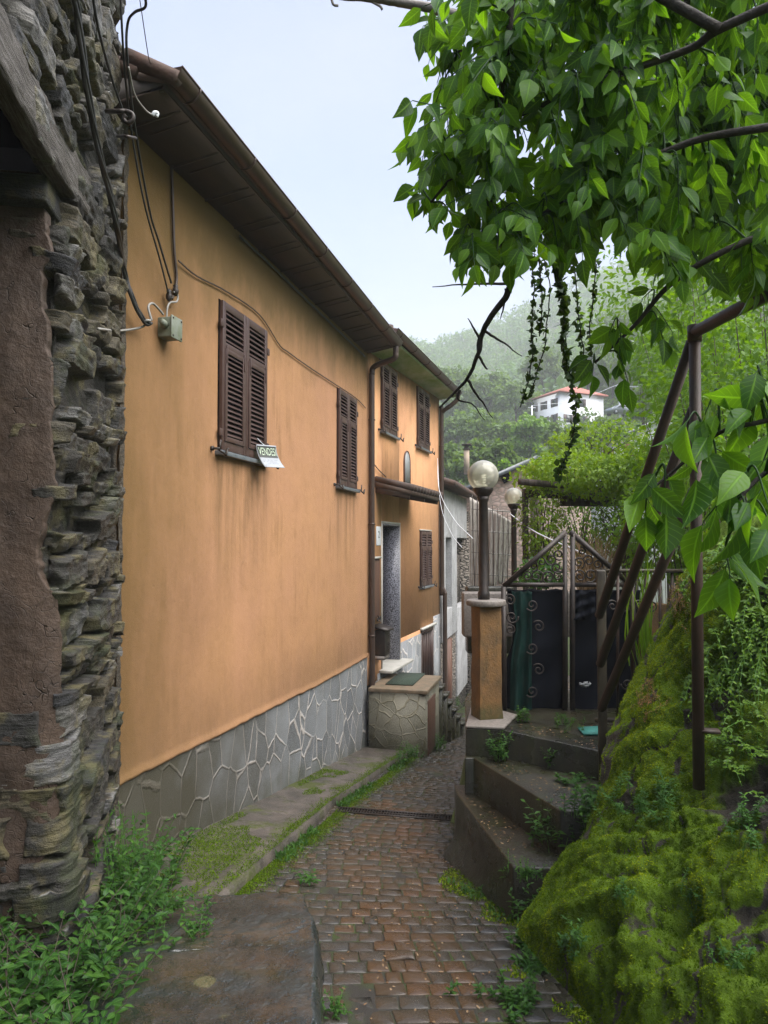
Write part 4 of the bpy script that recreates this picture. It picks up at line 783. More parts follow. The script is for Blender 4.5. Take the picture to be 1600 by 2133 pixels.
# scrap of teal netting, pale leaf on the dark gate
mb=MB(); P=[onZ(a,b,Z3+.004) for a,b in ((1203,1518),(1262,1515),(1258,1532),(1216,1532))]; mb.hexa(P+[p+Zv*.016 for p in P]); mb.build('netting_scrap',M['teal'],base=P[0],label='scrap of teal netting lying on the landing before the post',cat='netting scrap')
c=D(1220,1426,6.82); mb=MB(); mb.tube(spl([c+RT*RNG.uniform(-.055,.055)+Zv*RNG.uniform(-.022,.022)+FW*RNG.uniform(-.015,.015) for _ in range(26)],4),.0065,5); mb.build('pale_tie',M['greyplastic'],base=c,label='crumpled pale tie knotted in the dark gate netting',cat='tie')

# ================================================================== mossy retaining wall
rows=[[(1078,1945,4.15),(1150,2030,3.75),(1240,2130,3.25),(1340,2270,2.75),(1560,2480,2.3)],
[(1100,1890,4.2),(1180,1910,3.75),(1280,1970,3.2),(1410,2060,2.75),(1700,2200,2.3)],
[(1160,1800,4.3),(1235,1785,3.88),(1350,1815,3.42),(1490,1860,2.96),(1780,1920,2.46)],
[(1222,1715,4.48),(1300,1700,4.1),(1410,1705,3.68),(1520,1710,3.22),(1820,1690,2.66)],
[(1248,1640,4.62),(1322,1628,4.28),(1425,1640,3.88),(1540,1640,3.42),(1820,1610,2.82)],
[(1256,1560,4.76),(1335,1540,4.44),(1430,1550,4.08),(1545,1550,3.66),(1820,1500,3.06)],
[(1290,1478,5.0),(1350,1450,4.7),(1440,1450,4.4),(1555,1430,4.05),(1820,1380,3.5)],
[(1330,1385,5.15),(1392,1330,4.9),(1460,1300,4.5),(1570,1260,4.2),(1820,1200,3.7)],
[(1385,1270,5.35),(1430,1225,5.05),(1500,1180,4.7),(1600,1120,4.4),(1850,1050,3.9)],
[(1420,1200,5.9),(1470,1150,5.6),(1540,1090,5.2),(1640,1040,4.9),(1900,960,4.4)],
[(1440,1180,7.2),(1500,1120,6.9),(1570,1060,6.6),(1670,1000,6.2),(1950,920,5.6)]]
C3=np.array([[D(*p) for p in r] for r in rows])
def resamp(A,n): 
    o=np.array([spl(r,24) for r in A]); t=np.linspace(0,o.shape[1]-1,n); i=np.clip(t.astype(int),0,o.shape[1]-2); f=(t-i)[None,:,None]; return o[:,i]*(1-f)+o[:,i+1]*f
A1=resamp(C3,240); A2=resamp(A1.transpose(1,0,2),260)   # [u, v]
BK=np.concatenate([np.array([A2[0]+np.array(FW)*(.9-.9*k/12)+np.array([RT[0],RT[1],0])*(.75-.75*k/12) for k in range(12)]),A2]) # the end wraps round
BK[:12]+= np.sin(np.linspace(0,math.pi,12,endpoint=False))[:,None,None]*.0
MG=BK; nu_,nv_=MG.shape[:2]
Nm=np.cross(np.gradient(MG,axis=0),np.gradient(MG,axis=1)); Nm=unit(Nm); 
if (Nm[120,40]@(-ray(1400,1900)))<0: Nm=-Nm
big=fbm(MG*np.array([1.9,1.9,1.5]),3,3); mid=fbm(MG*np.array([5.5,5.5,2.2]),4,5); drip=np.maximum(0,fbm(np.stack([MG[...,0]*5+MG[...,1]*5,MG[...,2]*1.1,0*MG[...,0]],-1),3,8))
vv=np.linspace(0,1,nv_)[None,:]+0*MG[...,0]; uu=np.linspace(0,1,nu_)[:,None]+0*MG[...,0]
fade=np.clip(vv/.06,0,1)
crv=(1-np.abs(fbm(MG*np.array([4.2,4.2,2.0]),3,19))*1.6).clip(0,1)**5
fin_=fbm(MG*np.array([17,17,12]),3,12)
drp2=fbm(np.stack([MG[...,0]*9+MG[...,1]*9,MG[...,2]*1.3,0*MG[...,0]],-1),4,61)
dsp=(.05*big+.03*mid+.10*drip+.03*fin_-.045*crv+.045*drp2+.012*vnoise(MG*38,51))*fade*(.35+.65*np.clip((uu-.08)*2.6,0,1))
# hollows under the bulge
for (hx,hy,hd,rr,dd) in ((1395,1890,3.1,.13,.22),(1255,1930,3.4,.10,.13),(1370,1990,3.0,.12,.10),(1540,1650,3.5,.28,.16),(1470,1560,4.2,.13,.10)):
    q_=np.linalg.norm(MG-D(hx,hy,hd),axis=-1); dsp-=dd*np.exp(-(q_/rr)**2)
MP=MG+Nm*dsp[...,None]
mt=np.where(vv<.33,.86,.70)+.22*big+.3*np.maximum(0,mid)-.25*np.clip((uu-.55)*3,0,1)*(vv>.3)*(vv<.75)
mt=mt-.45*np.exp(-((vv-.40)/.05)**2)*np.clip((uu-.5)*4,0,1)
mt=np.clip(mt-.55*np.clip(drp2-.16,0,1)-.5*np.exp(-((crv-.75)/.2)**2),0,1)
RW=thing('retaining_wall','old rock retaining wall swollen with bright green moss right of the steps','retaining wall',D(1250,2100,3.4))
mb=MB(); mb.grid(MP,0,mt); mb.build('rock_face',M['moss'],RW,smooth=True)
# moss cushions: short blades standing off the rock wherever moss grows
def scatter_on(Pg,Ng,w,n):
    wt=w[:-1,:-1].ravel().astype(float); e1=Pg[1:,:-1]-Pg[:-1,:-1]; e2=Pg[:-1,1:]-Pg[:-1,:-1]; ar=np.linalg.norm(np.cross(e1,e2),axis=-1).ravel(); pr=wt*ar; pr/=pr.sum()
    k=RNG.choice(len(pr),n,p=pr); i,j=np.unravel_index(k,(Pg.shape[0]-1,Pg.shape[1]-1)); a,b=RNG.random(n)[:,None],RNG.random(n)[:,None]
    return Pg[i,j]+e1[i,j]*a+e2[i,j]*b, Ng[i,j], i,j
NM2=unit(np.cross(np.gradient(MP,axis=0),np.gradient(MP,axis=1))); NM2*=np.sign((NM2*Nm).sum(-1,keepdims=True))
thr=vnoise(np.stack([MP[...,0]*6,MP[...,1]*6,MP[...,2]*3],-1),4)*.18
wm=np.clip((mt+thr-.42)*4,0,1)*np.clip(1.6-uu,0,1)
inv=(MP[...,2]<-.1)
P,N_,i,j=scatter_on(MP,NM2,wm*inv,190000)
Ax=unit(N_+RNG.normal(0,.55,P.shape)+np.array([0,0,-.25])); 
mb=MB(); yel=np.clip(.40+.6*mid[i,j]+.35*fin_[i,j]+.25*fbm(P*14,2,3)+.45*vnoise(P*40,5)+.4*(vv[i,j]>.36)*(uu[i,j]<.62)+RNG.normal(0,.08,len(P)),0,1)  # tone paler on raised lumps, darker in gaps: relief shade in the colour
leaves(mb,P-N_*.003,Ax,unit(RNG.normal(0,1,P.shape)),RNG.uniform(.006,.015,len(P)),RNG.uniform(.0035,.0065,len(P)),.4,.2,yel,3,[.5,1,.05])
mb.build('moss_cushion',M['mossblade'],RW,kind='stuff')
def where_px(x,y,n,rad):
    """points of the rock face near a picture position"""
    v_=MP-0; dz=v_@FW; ix=CX+F*(v_@RT)/dz; iy=CY-F*(v_@UP)/dz; w=np.exp(-((ix-x)**2+(iy-y)**2)/(2*rad**2)); return scatter_on(MP,NM2,w,n)
# ================================================================== foreground slabs, drain, cables
def slab(C4,thick,seed,label,n=130):
    C4=np.array(C4); P=np.zeros((n+8,n+8,3)); e=np.concatenate([[-3,-2,-1,-.4],np.linspace(0,1,n),[1.4,2,3,4]])
    for i in range(n+8):
        for j in range(n+8):
            a,b=np.clip(e[i],0,1),np.clip(e[j],0,1); p=C4[0]*(1-a)*(1-b)+C4[1]*a*(1-b)+C4[2]*a*b+C4[3]*(1-a)*b
            d=max(max(0,-(i-3.5)),max(0,i-(n+3.5)),max(0,-(j-3.5)),max(0,j-(n+3.5)))
            P[i,j]=p+np.array([0,0,-thick*(0,0,.12,.55,1.)[int(min(4,d+.5))]])+unit((p-C4.mean(0))*np.array([1,1,0]))*(.07*min(1,d/3))
    nz=fbm(P*np.array([2.2,2.2,2]),4,seed); nz2=fbm(P*np.array([11,11,9]),4,seed+4); c=C4.mean(0)
    P[...,2]+=(.03 if seed==9 else .014)*nz+(.010 if seed==9 else .004)*nz2+(.007 if seed==9 else .0015)*fbm(P*np.array([22,14,14]),2,seed+9); o=P-c; o[...,2]=0; P+=unit(o)*(.03*nz+.02*nz2)[...,None]*np.clip(np.linalg.norm(o,axis=-1,keepdims=True)*2,0,1)
    mb=MB(); mb.grid(P); return mb.build('stone_slab',M['slab'],base=c-Zv*thick,smooth=True,label=label,cat='stone slab')
def oz(x,y,z): return onZ(x,y,z)
slab([oz(205,1985,-2.0),oz(650,1970,-1.99),oz(640,2260,-1.92),oz(100,2260,-1.92)],.45,3,'wet lichen spotted stone slab lying nearest the viewer')
slab([oz(330,1876,-2.14),oz(626,1862,-2.15),oz(652,1964,-2.0),oz(230,1985,-2.02)],.45,9,'glossy tilted stone slab just beyond the lichen spotted slab')
DG=thing('drain_grate','narrow black steel drain grate set across the paved lane','drain grate',onG(820,1702,PZ))
A_=onG(703,1691,PZ+.004);B_=onG(940,1709,PZ+.004); d_=unit(B_-A_); w_=unit(np.cross(Zv,d_))
mb=MB(); mb.bar(A_,B_,.02,.02); mb.bar(A_+w_*.12,B_+w_*.12,.02,.02); mb.bar(A_+w_*.06,B_+w_*.06,.008,.016)
L_=np.linalg.norm(B_-A_); k=0
while k*.03<L_: p=A_+d_*k*.03; mb.bar(p,p+w_*.12,.007,.016,up=(0,0,1)); k+=1
mb.build('grate',M['iron'],DG); mb=MB(); mb.bar((A_+w_*.06)-Zv*.014,(B_+w_*.06)-Zv*.014,.12,.006); mb.build('channel',M['dark'],DG)
def cable(pts,r,mat,label,cat='cable',twist=0,name='cable',n=8,sd=6):
    P=spl(pts,n); mb=MB()
    if twist:
        t_=np.arange(len(P)); 
        for k in range(3):
            ph=k*2.094+t_*twist; mb.tube(P+np.stack([0*ph,np.cos(ph)*r*.9,np.sin(ph)*r*.9],-1),r*.75,sd)
    else: mb.tube(P,r,sd)
    return mb.build(name,mat,base=P[0],smooth=True,label=label,cat=cat)
def w1(x,y,o=.02): return onX(x,y,XW+o)
cable([w1(372,543,.03),w1(410,575),w1(470,606),w1(540,655),w1(582,718),w1(600,733),w1(640,762),w1(690,795),w1(740,828),w1(762,850)],.0055,M['cablebrown'],'brown twisted cable running along the ochre wall above the shutters',twist=1.1)
cable([fp(F2,.2,.02,1.32),fp(F2,.5,.03,1.22),fp(F2,.9,.03,1.14)],.009,M['cablebrown'],'short brown cable drooping onto the door canopy')
cable([onX(790,760,XW+.1)+np.array([0,0,.1]),fp(F2,1.5,.04,3.24),fp(F2,3,.04,3.27),fp(F2,5.0,.05,3.36)],.008,M['cable'],'dark cable under the eaves of the further ochre house',twist=.9)
cable([w1(500,492,.03),w1(560,548,.03),w1(640,626,.03),w1(720,703,.03),w1(760,742,.03)],.010,M['cable'],'dark cable bundle along the wall top under the long eaves',twist=.8)
cable([w1(357,318,.02),w1(360,420,.02),w1(363,520,.02),w1(368,580,.02),w1(362,612,.03),w1(358,622,.05)],.012,M['cablebrown'],'brown conduit dropping down the ochre wall to the insulators')
cable([D(250,-30,4.2),D(258,120,4.4),w1(272,260,.3),w1(300,420,.2),w1(333,540,.12),w1(351,612,.06)],.007,M['cable'],'black wire slanting to the left insulator')
cable([D(300,-20,4.0),D(303,14,4.1),D(280,26,4.2),D(266,50,4.3),D(265,120,4.4),w1(282,270,.3),w1(312,440,.15),w1(330,500,.1),w1(357,590,.06)],.008,M['cable'],'dark looped wire reaching the right insulator')
cable([D(268,140,4.4),D(280,195,4.6),D(302,228,4.75),D(318,240,4.8)],.006,M['cablegrey'],'pale grey twin wire ending under the eave')
cable([D(290,-10,4.5),D(308,110,4.8),D(313,132,4.9)],.003,M['cablebrown'],'thin tan wire from the sky to the roof edge')
def wl(x,y,o=.07): return onP(x,y,WO+WN*o,WN)
cable([wl(150,-40,.10),wl(162,30,.10),wl(180,170,.10),wl(203,300,.10),wl(228,400,.09),wl(245,480,.09),w1(258,560,.10),w1(276,620,.09),w1(300,668,.09),w1(314,672,.10)],.016,M['cable'],'thick black cable bundle down the stone wall to the junction box',twist=.35)
cable([wl(190,-30,.09),wl(205,60,.09),wl(232,160,.09),wl(256,230,.12)],.008,M['cable'],'thin black cable on the stone wall above the hook')
cable([wl(205,685,.06),w1(250,689,.06),w1(296,681,.06),w1(304,668,.1),w1(314,668,.12)],.009,M['cablegrey'],'grey conduit running left from the junction box')
cable([w1(347,662,.05),w1(349,640,.05),w1(355,630,.05),w1(368,628,.05),w1(370,615,.05),w1(362,608,.05)],.008,M['cablegrey'],'pale cable from the junction box up to the insulators')
cable([w1(316,668,.12),w1(309,640,.10),w1(318,632,.09),w1(332,645,.08),w1(340,655,.08)],.009,M['cablegrey'],'pale cable looping over the junction box')
cable([wl(222,232,.05),D(245,232,4.25),D(262,232,4.25),D(276,238,4.25),D(276,250,4.25),D(266,256,4.25),D(258,248,4.25),D(262,240,4.25)],.014,M['iron'],'dark iron eye hook sticking out of the stone wall','hook',name='eye_hook')
cable([wl(245,284,.04),D(262,284,4.4),D(283,288,4.5)],.010,M['iron'],'thin iron spike in the stone wall below the hook','spike',name='iron_spike')
cable([D(318,240,4.8),D(322,234,4.8),D(328,236,4.82),D(326,243,4.82)],.012,M['paper'],'small white insulator hanging under the eave','insulator',name='insulator')
for (x,y,l) in ((352,615,'left small dark insulator on the ochre wall'),(366,604,'right small dark insulator with a metal ring on the ochre wall')):
    p=w1(x,y,.05); mb=MB(); mb.lathe(p,[(.008,-.05),(.022,-.03),(.026,0),(.016,.02),(.022,.035),(.008,.05)],10); mb.build('insulator',M['iron'],base=p,smooth=True,label=l,cat='insulator')
JB=thing('junction_box','weathered grey plastic junction box on the ochre wall','junction box',w1(335,670,.06))
ja,jb_=w1(327,652,0)[1],w1(350,652,0)[1]; jz0,jz1=w1(338,696,.1)[2],w1(338,648,.1)[2]
mb=MB(); mb.box((XW+.06,(ja+jb_)/2,(jz0+jz1)/2),(.06,(jb_-ja)/2-.01,(jz1-jz0)/2-.01)); mb.build('housing',M['boxgrey'],JB,bevel=.008)
mb=MB(); mb.box((XW+.126,(ja+jb_)/2,(jz0+jz1)/2),(.007,(jb_-ja)/2,(jz1-jz0)/2)); jl=mb.build('lid',M['boxgrey'],JB,bevel=.004)
for a in (ja+.02,jb_-.02):
    for b in (jz0+.02,jz1-.02): mb=MB(); mb.tube([(XW+.13,a,b),(XW+.137,a,b)],.008,8); mb.build('screw',M['iron'],jl)
for (zz_,yy_) in (((jz0+jz1)/2+.01,ja-.02),): mb=MB(); mb.tube([(XW+.07,ja+.01,zz_),(XW+.07,ja-.045,zz_+.02)],[.034,.022],10); mb.build('cable_gland',M['boxgrey'],JB)
# two pale wires from the further house down to the gate
cable([fp(F2,4.75,.03,1.9),D(915,1020,13),D(945,1080,10.5),D(985,1122,8.2)],.005,M['paper'],'upper pale wire sagging from the house to the lamp post')
cable([fp(F2,4.75,.03,1.85),D(918,1050,13),D(940,1110,11),D(962,1140,9)],.004,M['paper'],'lower pale wire dropping behind the lamp post')
cable([D(1062,1070,11),D(1110,1105,9),D(1185,1140,8),D(1265,1172,7.4)],.008,M['paper'],'pale rope crossing behind the gate peak')
# VENDESI sign
SP=thing('sale_sign','white curled VENDESI sign tied to the right shutter above the sill','sign',w1(550,955,.1))
k=24; P=np.zeros((k,10,3)); sA,sB=6.75,6.99; zA=w1(545,926,.1)[2]+.0; hh=.235
def sp_(a,b,off=0): # b: 0 top .. 1 bottom, curling out from the wall
    return np.array([XW+.07+.10*b*b+.115*a+off,sA+a*(sB-sA)-off*.8,zA-hh*b+.012*(a-.5)])
mb=MB(); mb.grid([[sp_(a,b) for a in np.linspace(0,1,10)] for b in np.linspace(0,1,k)]); o=mb.build('card',simple('sale_card',(.33,.35,.38),(.29,.31,.34),9,.6),SP,smooth=True); md=o.modifiers.new('t','SOLIDIFY'); md.thickness=.003; md.offset=-1
mb=MB(); mb.grid([[sp_(a,b,.004) for a in np.linspace(.03,.97,10)] for b in np.linspace(.05,.56,k)]); mb.build('black_panel',M['signblack'],SP,smooth=True)
tx=text('VENDESI',.066,(0,0,0),np.array([1.,0,0]),np.array([0,1.,0]),M['signglow'],'lettering',SP,.0)
V=np.array([v.co for v in tx.data.vertices])+rootloc(SP); xm=np.abs(V[:,0]).max(); ym=np.abs(V[:,1]).max()
Wp=np.array([sp_(.5+.44*x/xm,.31-.185*y/ym,.0065) for x,y in V[:,:2]])-rootloc(SP); tx.data.vertices.foreach_set('co',Wp.astype(np.float32).ravel()); tx.data.update()
mb=MB(); rr=random.Random(3)
for row in range(4):
    for q in range(9):
        a=.12+q*.085; b=.66+row*.075
        if rr.random()<.6: mb.grid([[sp_(a,b,.0055),sp_(a+.05,b+rr.uniform(-.01,.01),.0055)],[sp_(a,b+.018,.0055),sp_(a+.05,b+.018,.0055)]])
mb.build('handwriting',simple('faint_pen_marks',(.14,.16,.22),(.2,.22,.27),9,.6),SP)
cable([sp_(.4,.0),sp_(.37,-.12)-np.array([.03,0,0]),sp_(.33,-.3)-np.array([.07,0,0])],.004,M['paper'],'white string tying the sale sign to the slats','string',name='string')

# ================================================================== plants
def rodr(v,ax,an): ax=unit(ax); return v*math.cos(an)+np.cross(ax,v)*math.sin(an)+ax*(ax@v)*(1-math.cos(an))
def stems_plant(name,label,cat,bases,h,ls,mat,per=9,lean=.5,group=None,sr=.0022,ratio=.5,pairs=True,dirb=(0,0,0)):
    root=thing(name,label,cat,bases[0],group); ms=MB(); LP=[];LA=[];LN=[];LL=[]
    for b in bases:
        H=h*RNG.uniform(.55,1.15); a=RNG.uniform(0,6.28); ln=lean*RNG.uniform(.3,1.)
        out_=np.array([math.cos(a)*ln,math.sin(a)*ln,0])+np.array(dirb)
        t_=np.linspace(0,1,6)[:,None]; P=np.array(b)+Zv*H*t_*(1-.18*t_*ln)+out_*H*t_**1.8; ms.tube(P,np.linspace(sr,sr*.5,6),5,cap=False)
        n=max(3,int(per*RNG.uniform(.75,1.2)))
        for q in range(n):
            f=.18+.82*(q+.5)/n; k_=f*5; i_=min(4,int(k_)); p=P[i_]*(1-(k_-i_))+P[i_+1]*(k_-i_); tg=unit(P[i_+1]-P[i_])
            an_=q*2.4+a
            for sgn in ((0,math.pi) if pairs else (0,)):
                sd_=np.array([math.cos(an_+sgn),math.sin(an_+sgn),0]); LP.append(p); LA.append(unit(sd_*1.0+tg*.55*(f+.3)+RNG.normal(0,.18,3))); LN.append(unit(Zv+tg*.3-sd_*.3+RNG.normal(0,.25,3))); LL.append(ls*(1.12-.5*f)*RNG.uniform(.75,1.2))
    ms.build('stem',M['bark'] if sr>.003 else M['weed'],root,smooth=True)
    mb=MB(); LL=np.array(LL); leaves(mb,np.array(LP),np.array(LA),np.array(LN),LL,LL*ratio,.3,.3,np.clip(RNG.random(len(LL))*.8+.1,0,1)); mb.build('foliage',M[mat],root,smooth=True); return root
# pellitory at the lower left
def bases_px(poly_n,fn): return [fn() for _ in range(poly_n)]
def bp():
    while True:
        x=RNG.uniform(-190,420); y=RNG.uniform(1830,2420)
        if x<350-(y-1900)*.42: return tuple(onG(x,y,-.04))
stems_plant('leafy_bush','dense green pellitory bush spreading over the wet slab at lower left','bush',[bp() for _ in range(540)],.45,.076,'weed',9,.75,sr=.0032,ratio=.56)
def bp2():
    y=RNG.uniform(3.6,4.45); return (-2.98+RNG.uniform(0,.42)+.3*(4.45-y),y,fz(y)-.05)
stems_plant('leafy_bush','taller pellitory against the foot of the stone wall','bush',[bp2() for _ in range(70)],.60,.06,'weed',9,.4,sr=.003)
def bp3():
    p=oz(RNG.uniform(300,440),RNG.uniform(1890,1985),-2.06); return tuple(p)
stems_plant('leafy_weed','sprawling weed in the gap between the two wet slabs','weed',[bp3() for _ in range(34)],.14,.042,'weed',5,1.0)
for (x,y,n,h,ls,sp,lab) in ((640,1842,6,.10,.06,.05,'small weed clump alone on the lane setts beyond the slab'),(818,1575,0,0,0,0,''),):
    if n: b=onG(x,y,PZ); stems_plant('small_weed',lab,'weed',[tuple(b+np.array([RNG.uniform(-sp,sp),RNG.uniform(-sp,sp),0])) for _ in range(n)],h,ls,'weed',4,.9)
def clump(fnp,n,sp,h,ls,lab,per=7,lean=.6,name='small_weed',mat='weed',ratio=.5):
    b=np.array(fnp); stems_plant(name,lab,'weed',[tuple(b+np.array([RNG.normal(0,sp),RNG.normal(0,sp),0])) for _ in range(n)],h,ls,mat,per,lean,ratio=ratio)
clump(onG(810,1545,.05),46,.13,.34,.05,'bushy weed in the corner between the downpipe and the stoop')
clump(onG(850,1580,.03),26,.10,.22,.045,'leafy weed at the end of the raised walk')
clump(onG(905,1562,PZ),26,.08,.30,.045,'weed growing at the front corner of the stoop')
clump(onG(940,1480,PZ),40,.16,.4,.06,'weeds beside the lower steps of the stoop')
clump(onG(935,1400,.1),30,.12,.6,.06,'tall weed against the rubble foot of the grey house')
clump(onZ(1045,1582,Z2),16,.05,.26,.05,'leafy plant growing on the middle step against the riser')
clump(onZ(1000,1572,Z2),7,.05,.12,.035,'tiny seedlings on the left end of the middle step')
clump(onZ(1145,1600,Z2),7,.03,.22,.045,'slender pale seedling on the middle step')
clump(onZ(1195,1628,Z2),8,.06,.06,.05,'low flat weed at the back of the middle step')
clump(onZ(1170,1768,Z1),34,.07,.34,.062,'dark leafed plant where the lower step meets the moss')
clump(onZ(1235,1712,Z2),28,.08,.28,.055,'leafy weed on the right end of the middle step')
clump(onG(1095,1905,PZ),30,.07,.30,.05,'weed at the foot of the lowest step beside the moss')
clump(onZ(1100,1830,Z1),16,.05,.12,.03,'short grass and weed on the near corner of the lowest step')
clump(onZ(1092,1505,Z3),8,.04,.14,.045,'small sprig in front of the pillar on the landing')
clump(onZ(1165,1510,Z3),18,.12,.07,.03,'low weeds along the foot of the gate')
clump(onG(1110,2015,PZ),14,.03,.05,.08,'rosette weed on the lane beside the moss wall',4,1.3,ratio=.42)
clump(onG(1105,1975,PZ),12,.05,.09,.05,'small weed tuft at the foot of the moss wall')
clump(onG(1090,2090,PZ),26,.09,.08,.045,'bottom right weed tuft on the lane edge')
clump(onG(1010,1860,PZ),24,.09,.06,.04,'flat weed patch on the setts below the steps',5,1.2)
clump(onG(700,2120,PZ),10,.05,.08,.035,'fern like sprig at the foot of the near slab',6,.9)
# plants on the moss wall
def wallplants(x,y,rad,n,h,ls,lab,mat='weed',lean=.7,per=8,name='wall_plant',ratio=.5,drop=0,sr=.0022):
    P,N_,i,j=where_px(x,y,n,rad); root=[tuple(p) for p in P]
    return stems_plant(name,lab,'plant',root,h,ls,mat,per,lean,dirb=tuple(-FW*.5+np.array([0,0,drop])),ratio=ratio,sr=sr)
wallplants(1300,1690,26,34,.22,.030,'thin small leaved plant rooted above the moss bulge')
wallplants(1370,1700,18,20,.22,.034,'reddish stemmed sprigs at the top of the moss bulge')
wallplants(1345,1470,18,70,.10,.016,'rusty orange sedum on the mossy ledge','sedum',.6,9,ratio=.6)
wallplants(1420,1270,20,110,.12,.017,'larger rusty sedum cushion at the top of the mossy wall','sedum',.6,9,ratio=.6)
wallplants(1500,1430,30,55,.4,.036,'trailing weeds hanging beside the rusty upright','hedge',.6,9,drop=-1.1)
wallplants(1560,1350,40,120,.45,.038,'mass of hanging weeds at the right edge of the wall','hedge',.6,10,drop=-1.1)
wallplants(1480,1230,35,120,.4,.034,'bright hanging creeper behind the upright','hedge',.6,10,drop=-1.0)
wallplants(1560,1200,35,130,.4,.036,'bright hanging creeper at the upper right of the wall','hedge',.6,10,drop=-1.0)
wallplants(1530,1580,35,40,.3,.03,'wispy weeds in the dark hollow of the wall','hedge',.8,7,drop=-.6)
wallplants(1290,1880,14,7,.12,.022,'sprig growing from the front of the moss bulge')
wallplants(1440,1900,18,8,.12,.022,'tiny seedlings in the middle of the moss bulge')
wallplants(1190,1985,14,16,.16,.03,'weeds at the foot of the moss bulge beside the setts')
wallplants(1530,2030,20,8,.12,.022,'seedlings low on the moss bulge at the right edge')
wallplants(1560,1760,24,14,.2,.028,'weeds on the crest of the moss bulge at the right edge')
# narrow grass blades arching in front of the railing
def blades(name,label,base,n,L,w,mat,spread=.5,lean=.5,cat='grass'):
    P=np.array(base)+RNG.normal(0,.04,(n,3))*np.array([1,1,.1]); a=RNG.uniform(0,6.28,n); Ax=np.stack([np.cos(a)*lean,np.sin(a)*lean,np.ones(n)],-1)
    mb=MB(); leaves(mb,P,Ax,np.stack([np.cos(a),np.sin(a),.4+0*a],-1),L*RNG.uniform(.6,1.1,n),w,.5,.2,None,7,[.5,.9,1,.9,.7,.4,.02]); return mb.build(name,M[mat],base=base,label=label,cat=cat)
p_,_,_,_=where_px(1335,1400,1,8); blades('long_grass','long narrow grass blades arching before the railing',p_[0],26,.75,.014,'hedge',.3,.35)
t_=thing('dry_reeds','bundle of dry tan reeds standing behind the gate','reeds',D(1228,1500,7.6)); M['straw']=m_leaf('straw',(.16,.09,.045),(.26,.16,.085),(.36,.25,.15),.2,.6)
P=np.array([D(RNG.uniform(1205,1262),1235,RNG.uniform(7.4,7.9)) for _ in range(240)]); mb=MB(); Ax=np.stack([RNG.normal(0,.22,240),RNG.normal(0,.2,240),np.ones(240)],-1); leaves(mb,P,Ax,RNG.normal(0,1,(240,3)),RNG.uniform(.35,.72,240),.012,.25,.1,None,5,[.8,1,.9,.6,.1]); mb.build('stalks',M['straw'],t_)

# moss and low green along the lane edges: countless, one object
def tufts(P,hs,mat,name,label,wd=.35,flat=.7,tone=None,K=3):
    n=len(P); mb=MB(); Ax=unit(np.stack([RNG.normal(0,flat,n),RNG.normal(0,flat,n),np.ones(n)],-1)); leaves(mb,P,Ax,RNG.normal(0,1,(n,3))+Zv*.6,hs*RNG.uniform(.5,1.2,n),hs*wd*RNG.uniform(.6,1.2,n),.4,.2,tone,K,[.5,1,.05] if K==3 else None); mb.build(name,M[mat],kind='stuff',label=label)
Ps=[]
n=26000; y=RNG.uniform(4.0,12.5,n); k_=kerbx(y); nz=fbm(np.stack([y*1.4,0*y,0*y],-1),3,4); x=k_+.01+np.abs(RNG.normal(0,.07,n))*(1+.6*nz)+(.06*(y>6)); x=np.where(RNG.random(n)<.25,k_-np.abs(RNG.normal(0,.06,n)),x); Ps.append(np.stack([x,y,np.where(x<k_,fz(y)+.03,fz(y)+PZ+.004)],-1))
n=30000; y=RNG.uniform(4.0,9,n); x=RNG.uniform(-3.1,-2.4,n); nz=fbm(np.stack([x*2.2,y*1.3,0*y],-1),4,14); q=(nz+.35*np.clip((6-y)/2,-.4,1)+.25*(x<-2.98)>.12); Ps.append(np.stack([x,y,fz(y)+.035],-1)[q])
tufts(np.concatenate(Ps),.014,'mossblade','moss_growth','low moss and green fuzz along the raised walk',.5,.9,RNG.random(sum(len(q) for q in Ps))*.55)
Ps=[]; n=36000; s_=RNG.uniform(1.6,8.5,n); lt=RNG.uniform(.15,1.1,n); c=np.array([np.interp(s_,sl,cl[:,0]),np.interp(s_,sl,cl[:,1])]).T; x=c[:,0]+lt*.96; y=c[:,1]+lt*.25; nz=fbm(np.stack([x*2.4,y*2.4,0*x],-1),4,24); q=nz+(lt-.62)*1.1>.12; Ps=np.stack([x,y,fz(y)+PZ+.002],-1)[q]
tufts(Ps,.02,'mossblade','moss_growth','moss and tiny weeds between the setts at the right of the lane',.5,.9)
n=2600; s_=RNG.uniform(2.6,8.0,n); lt=RNG.uniform(.3,.95,n); c=np.array([np.interp(s_,sl,cl[:,0]),np.interp(s_,sl,cl[:,1])]).T; x=c[:,0]+lt*.96; y=c[:,1]+lt*.25; nz=fbm(np.stack([x*2.4,y*2.4,0*x],-1),4,24); q=nz+(lt-.62)*1.1>.22; tufts(np.stack([x,y,fz(y)+PZ],-1)[q],.05,'weed','ground_weeds','low leafy ground cover at the right edge of the lane',.5,1.4,None,5)
n=2600; y=RNG.uniform(5.5,12.2,n); x=kerbx(y)+.02+np.abs(RNG.normal(0,.06,n)); nz=fbm(np.stack([0*x,y*1.8,0*x],-1),3,29); q=(nz>-.05); tufts(np.stack([x,y,fz(y)+PZ],-1)[q],.06,'weed','ground_weeds','grass and leaves along the kerb of the raised walk',.3,.9,None,5)
n=420; y=RNG.uniform(3,8,n); s_=RNG.uniform(2,9,n); lt=RNG.normal(.1,.5,n); c=np.array([np.interp(s_,sl,cl[:,0]),np.interp(s_,sl,cl[:,1])]).T; Pl=np.stack([c[:,0]+lt,c[:,1],fz(c[:,1])+PZ+.006],-1)
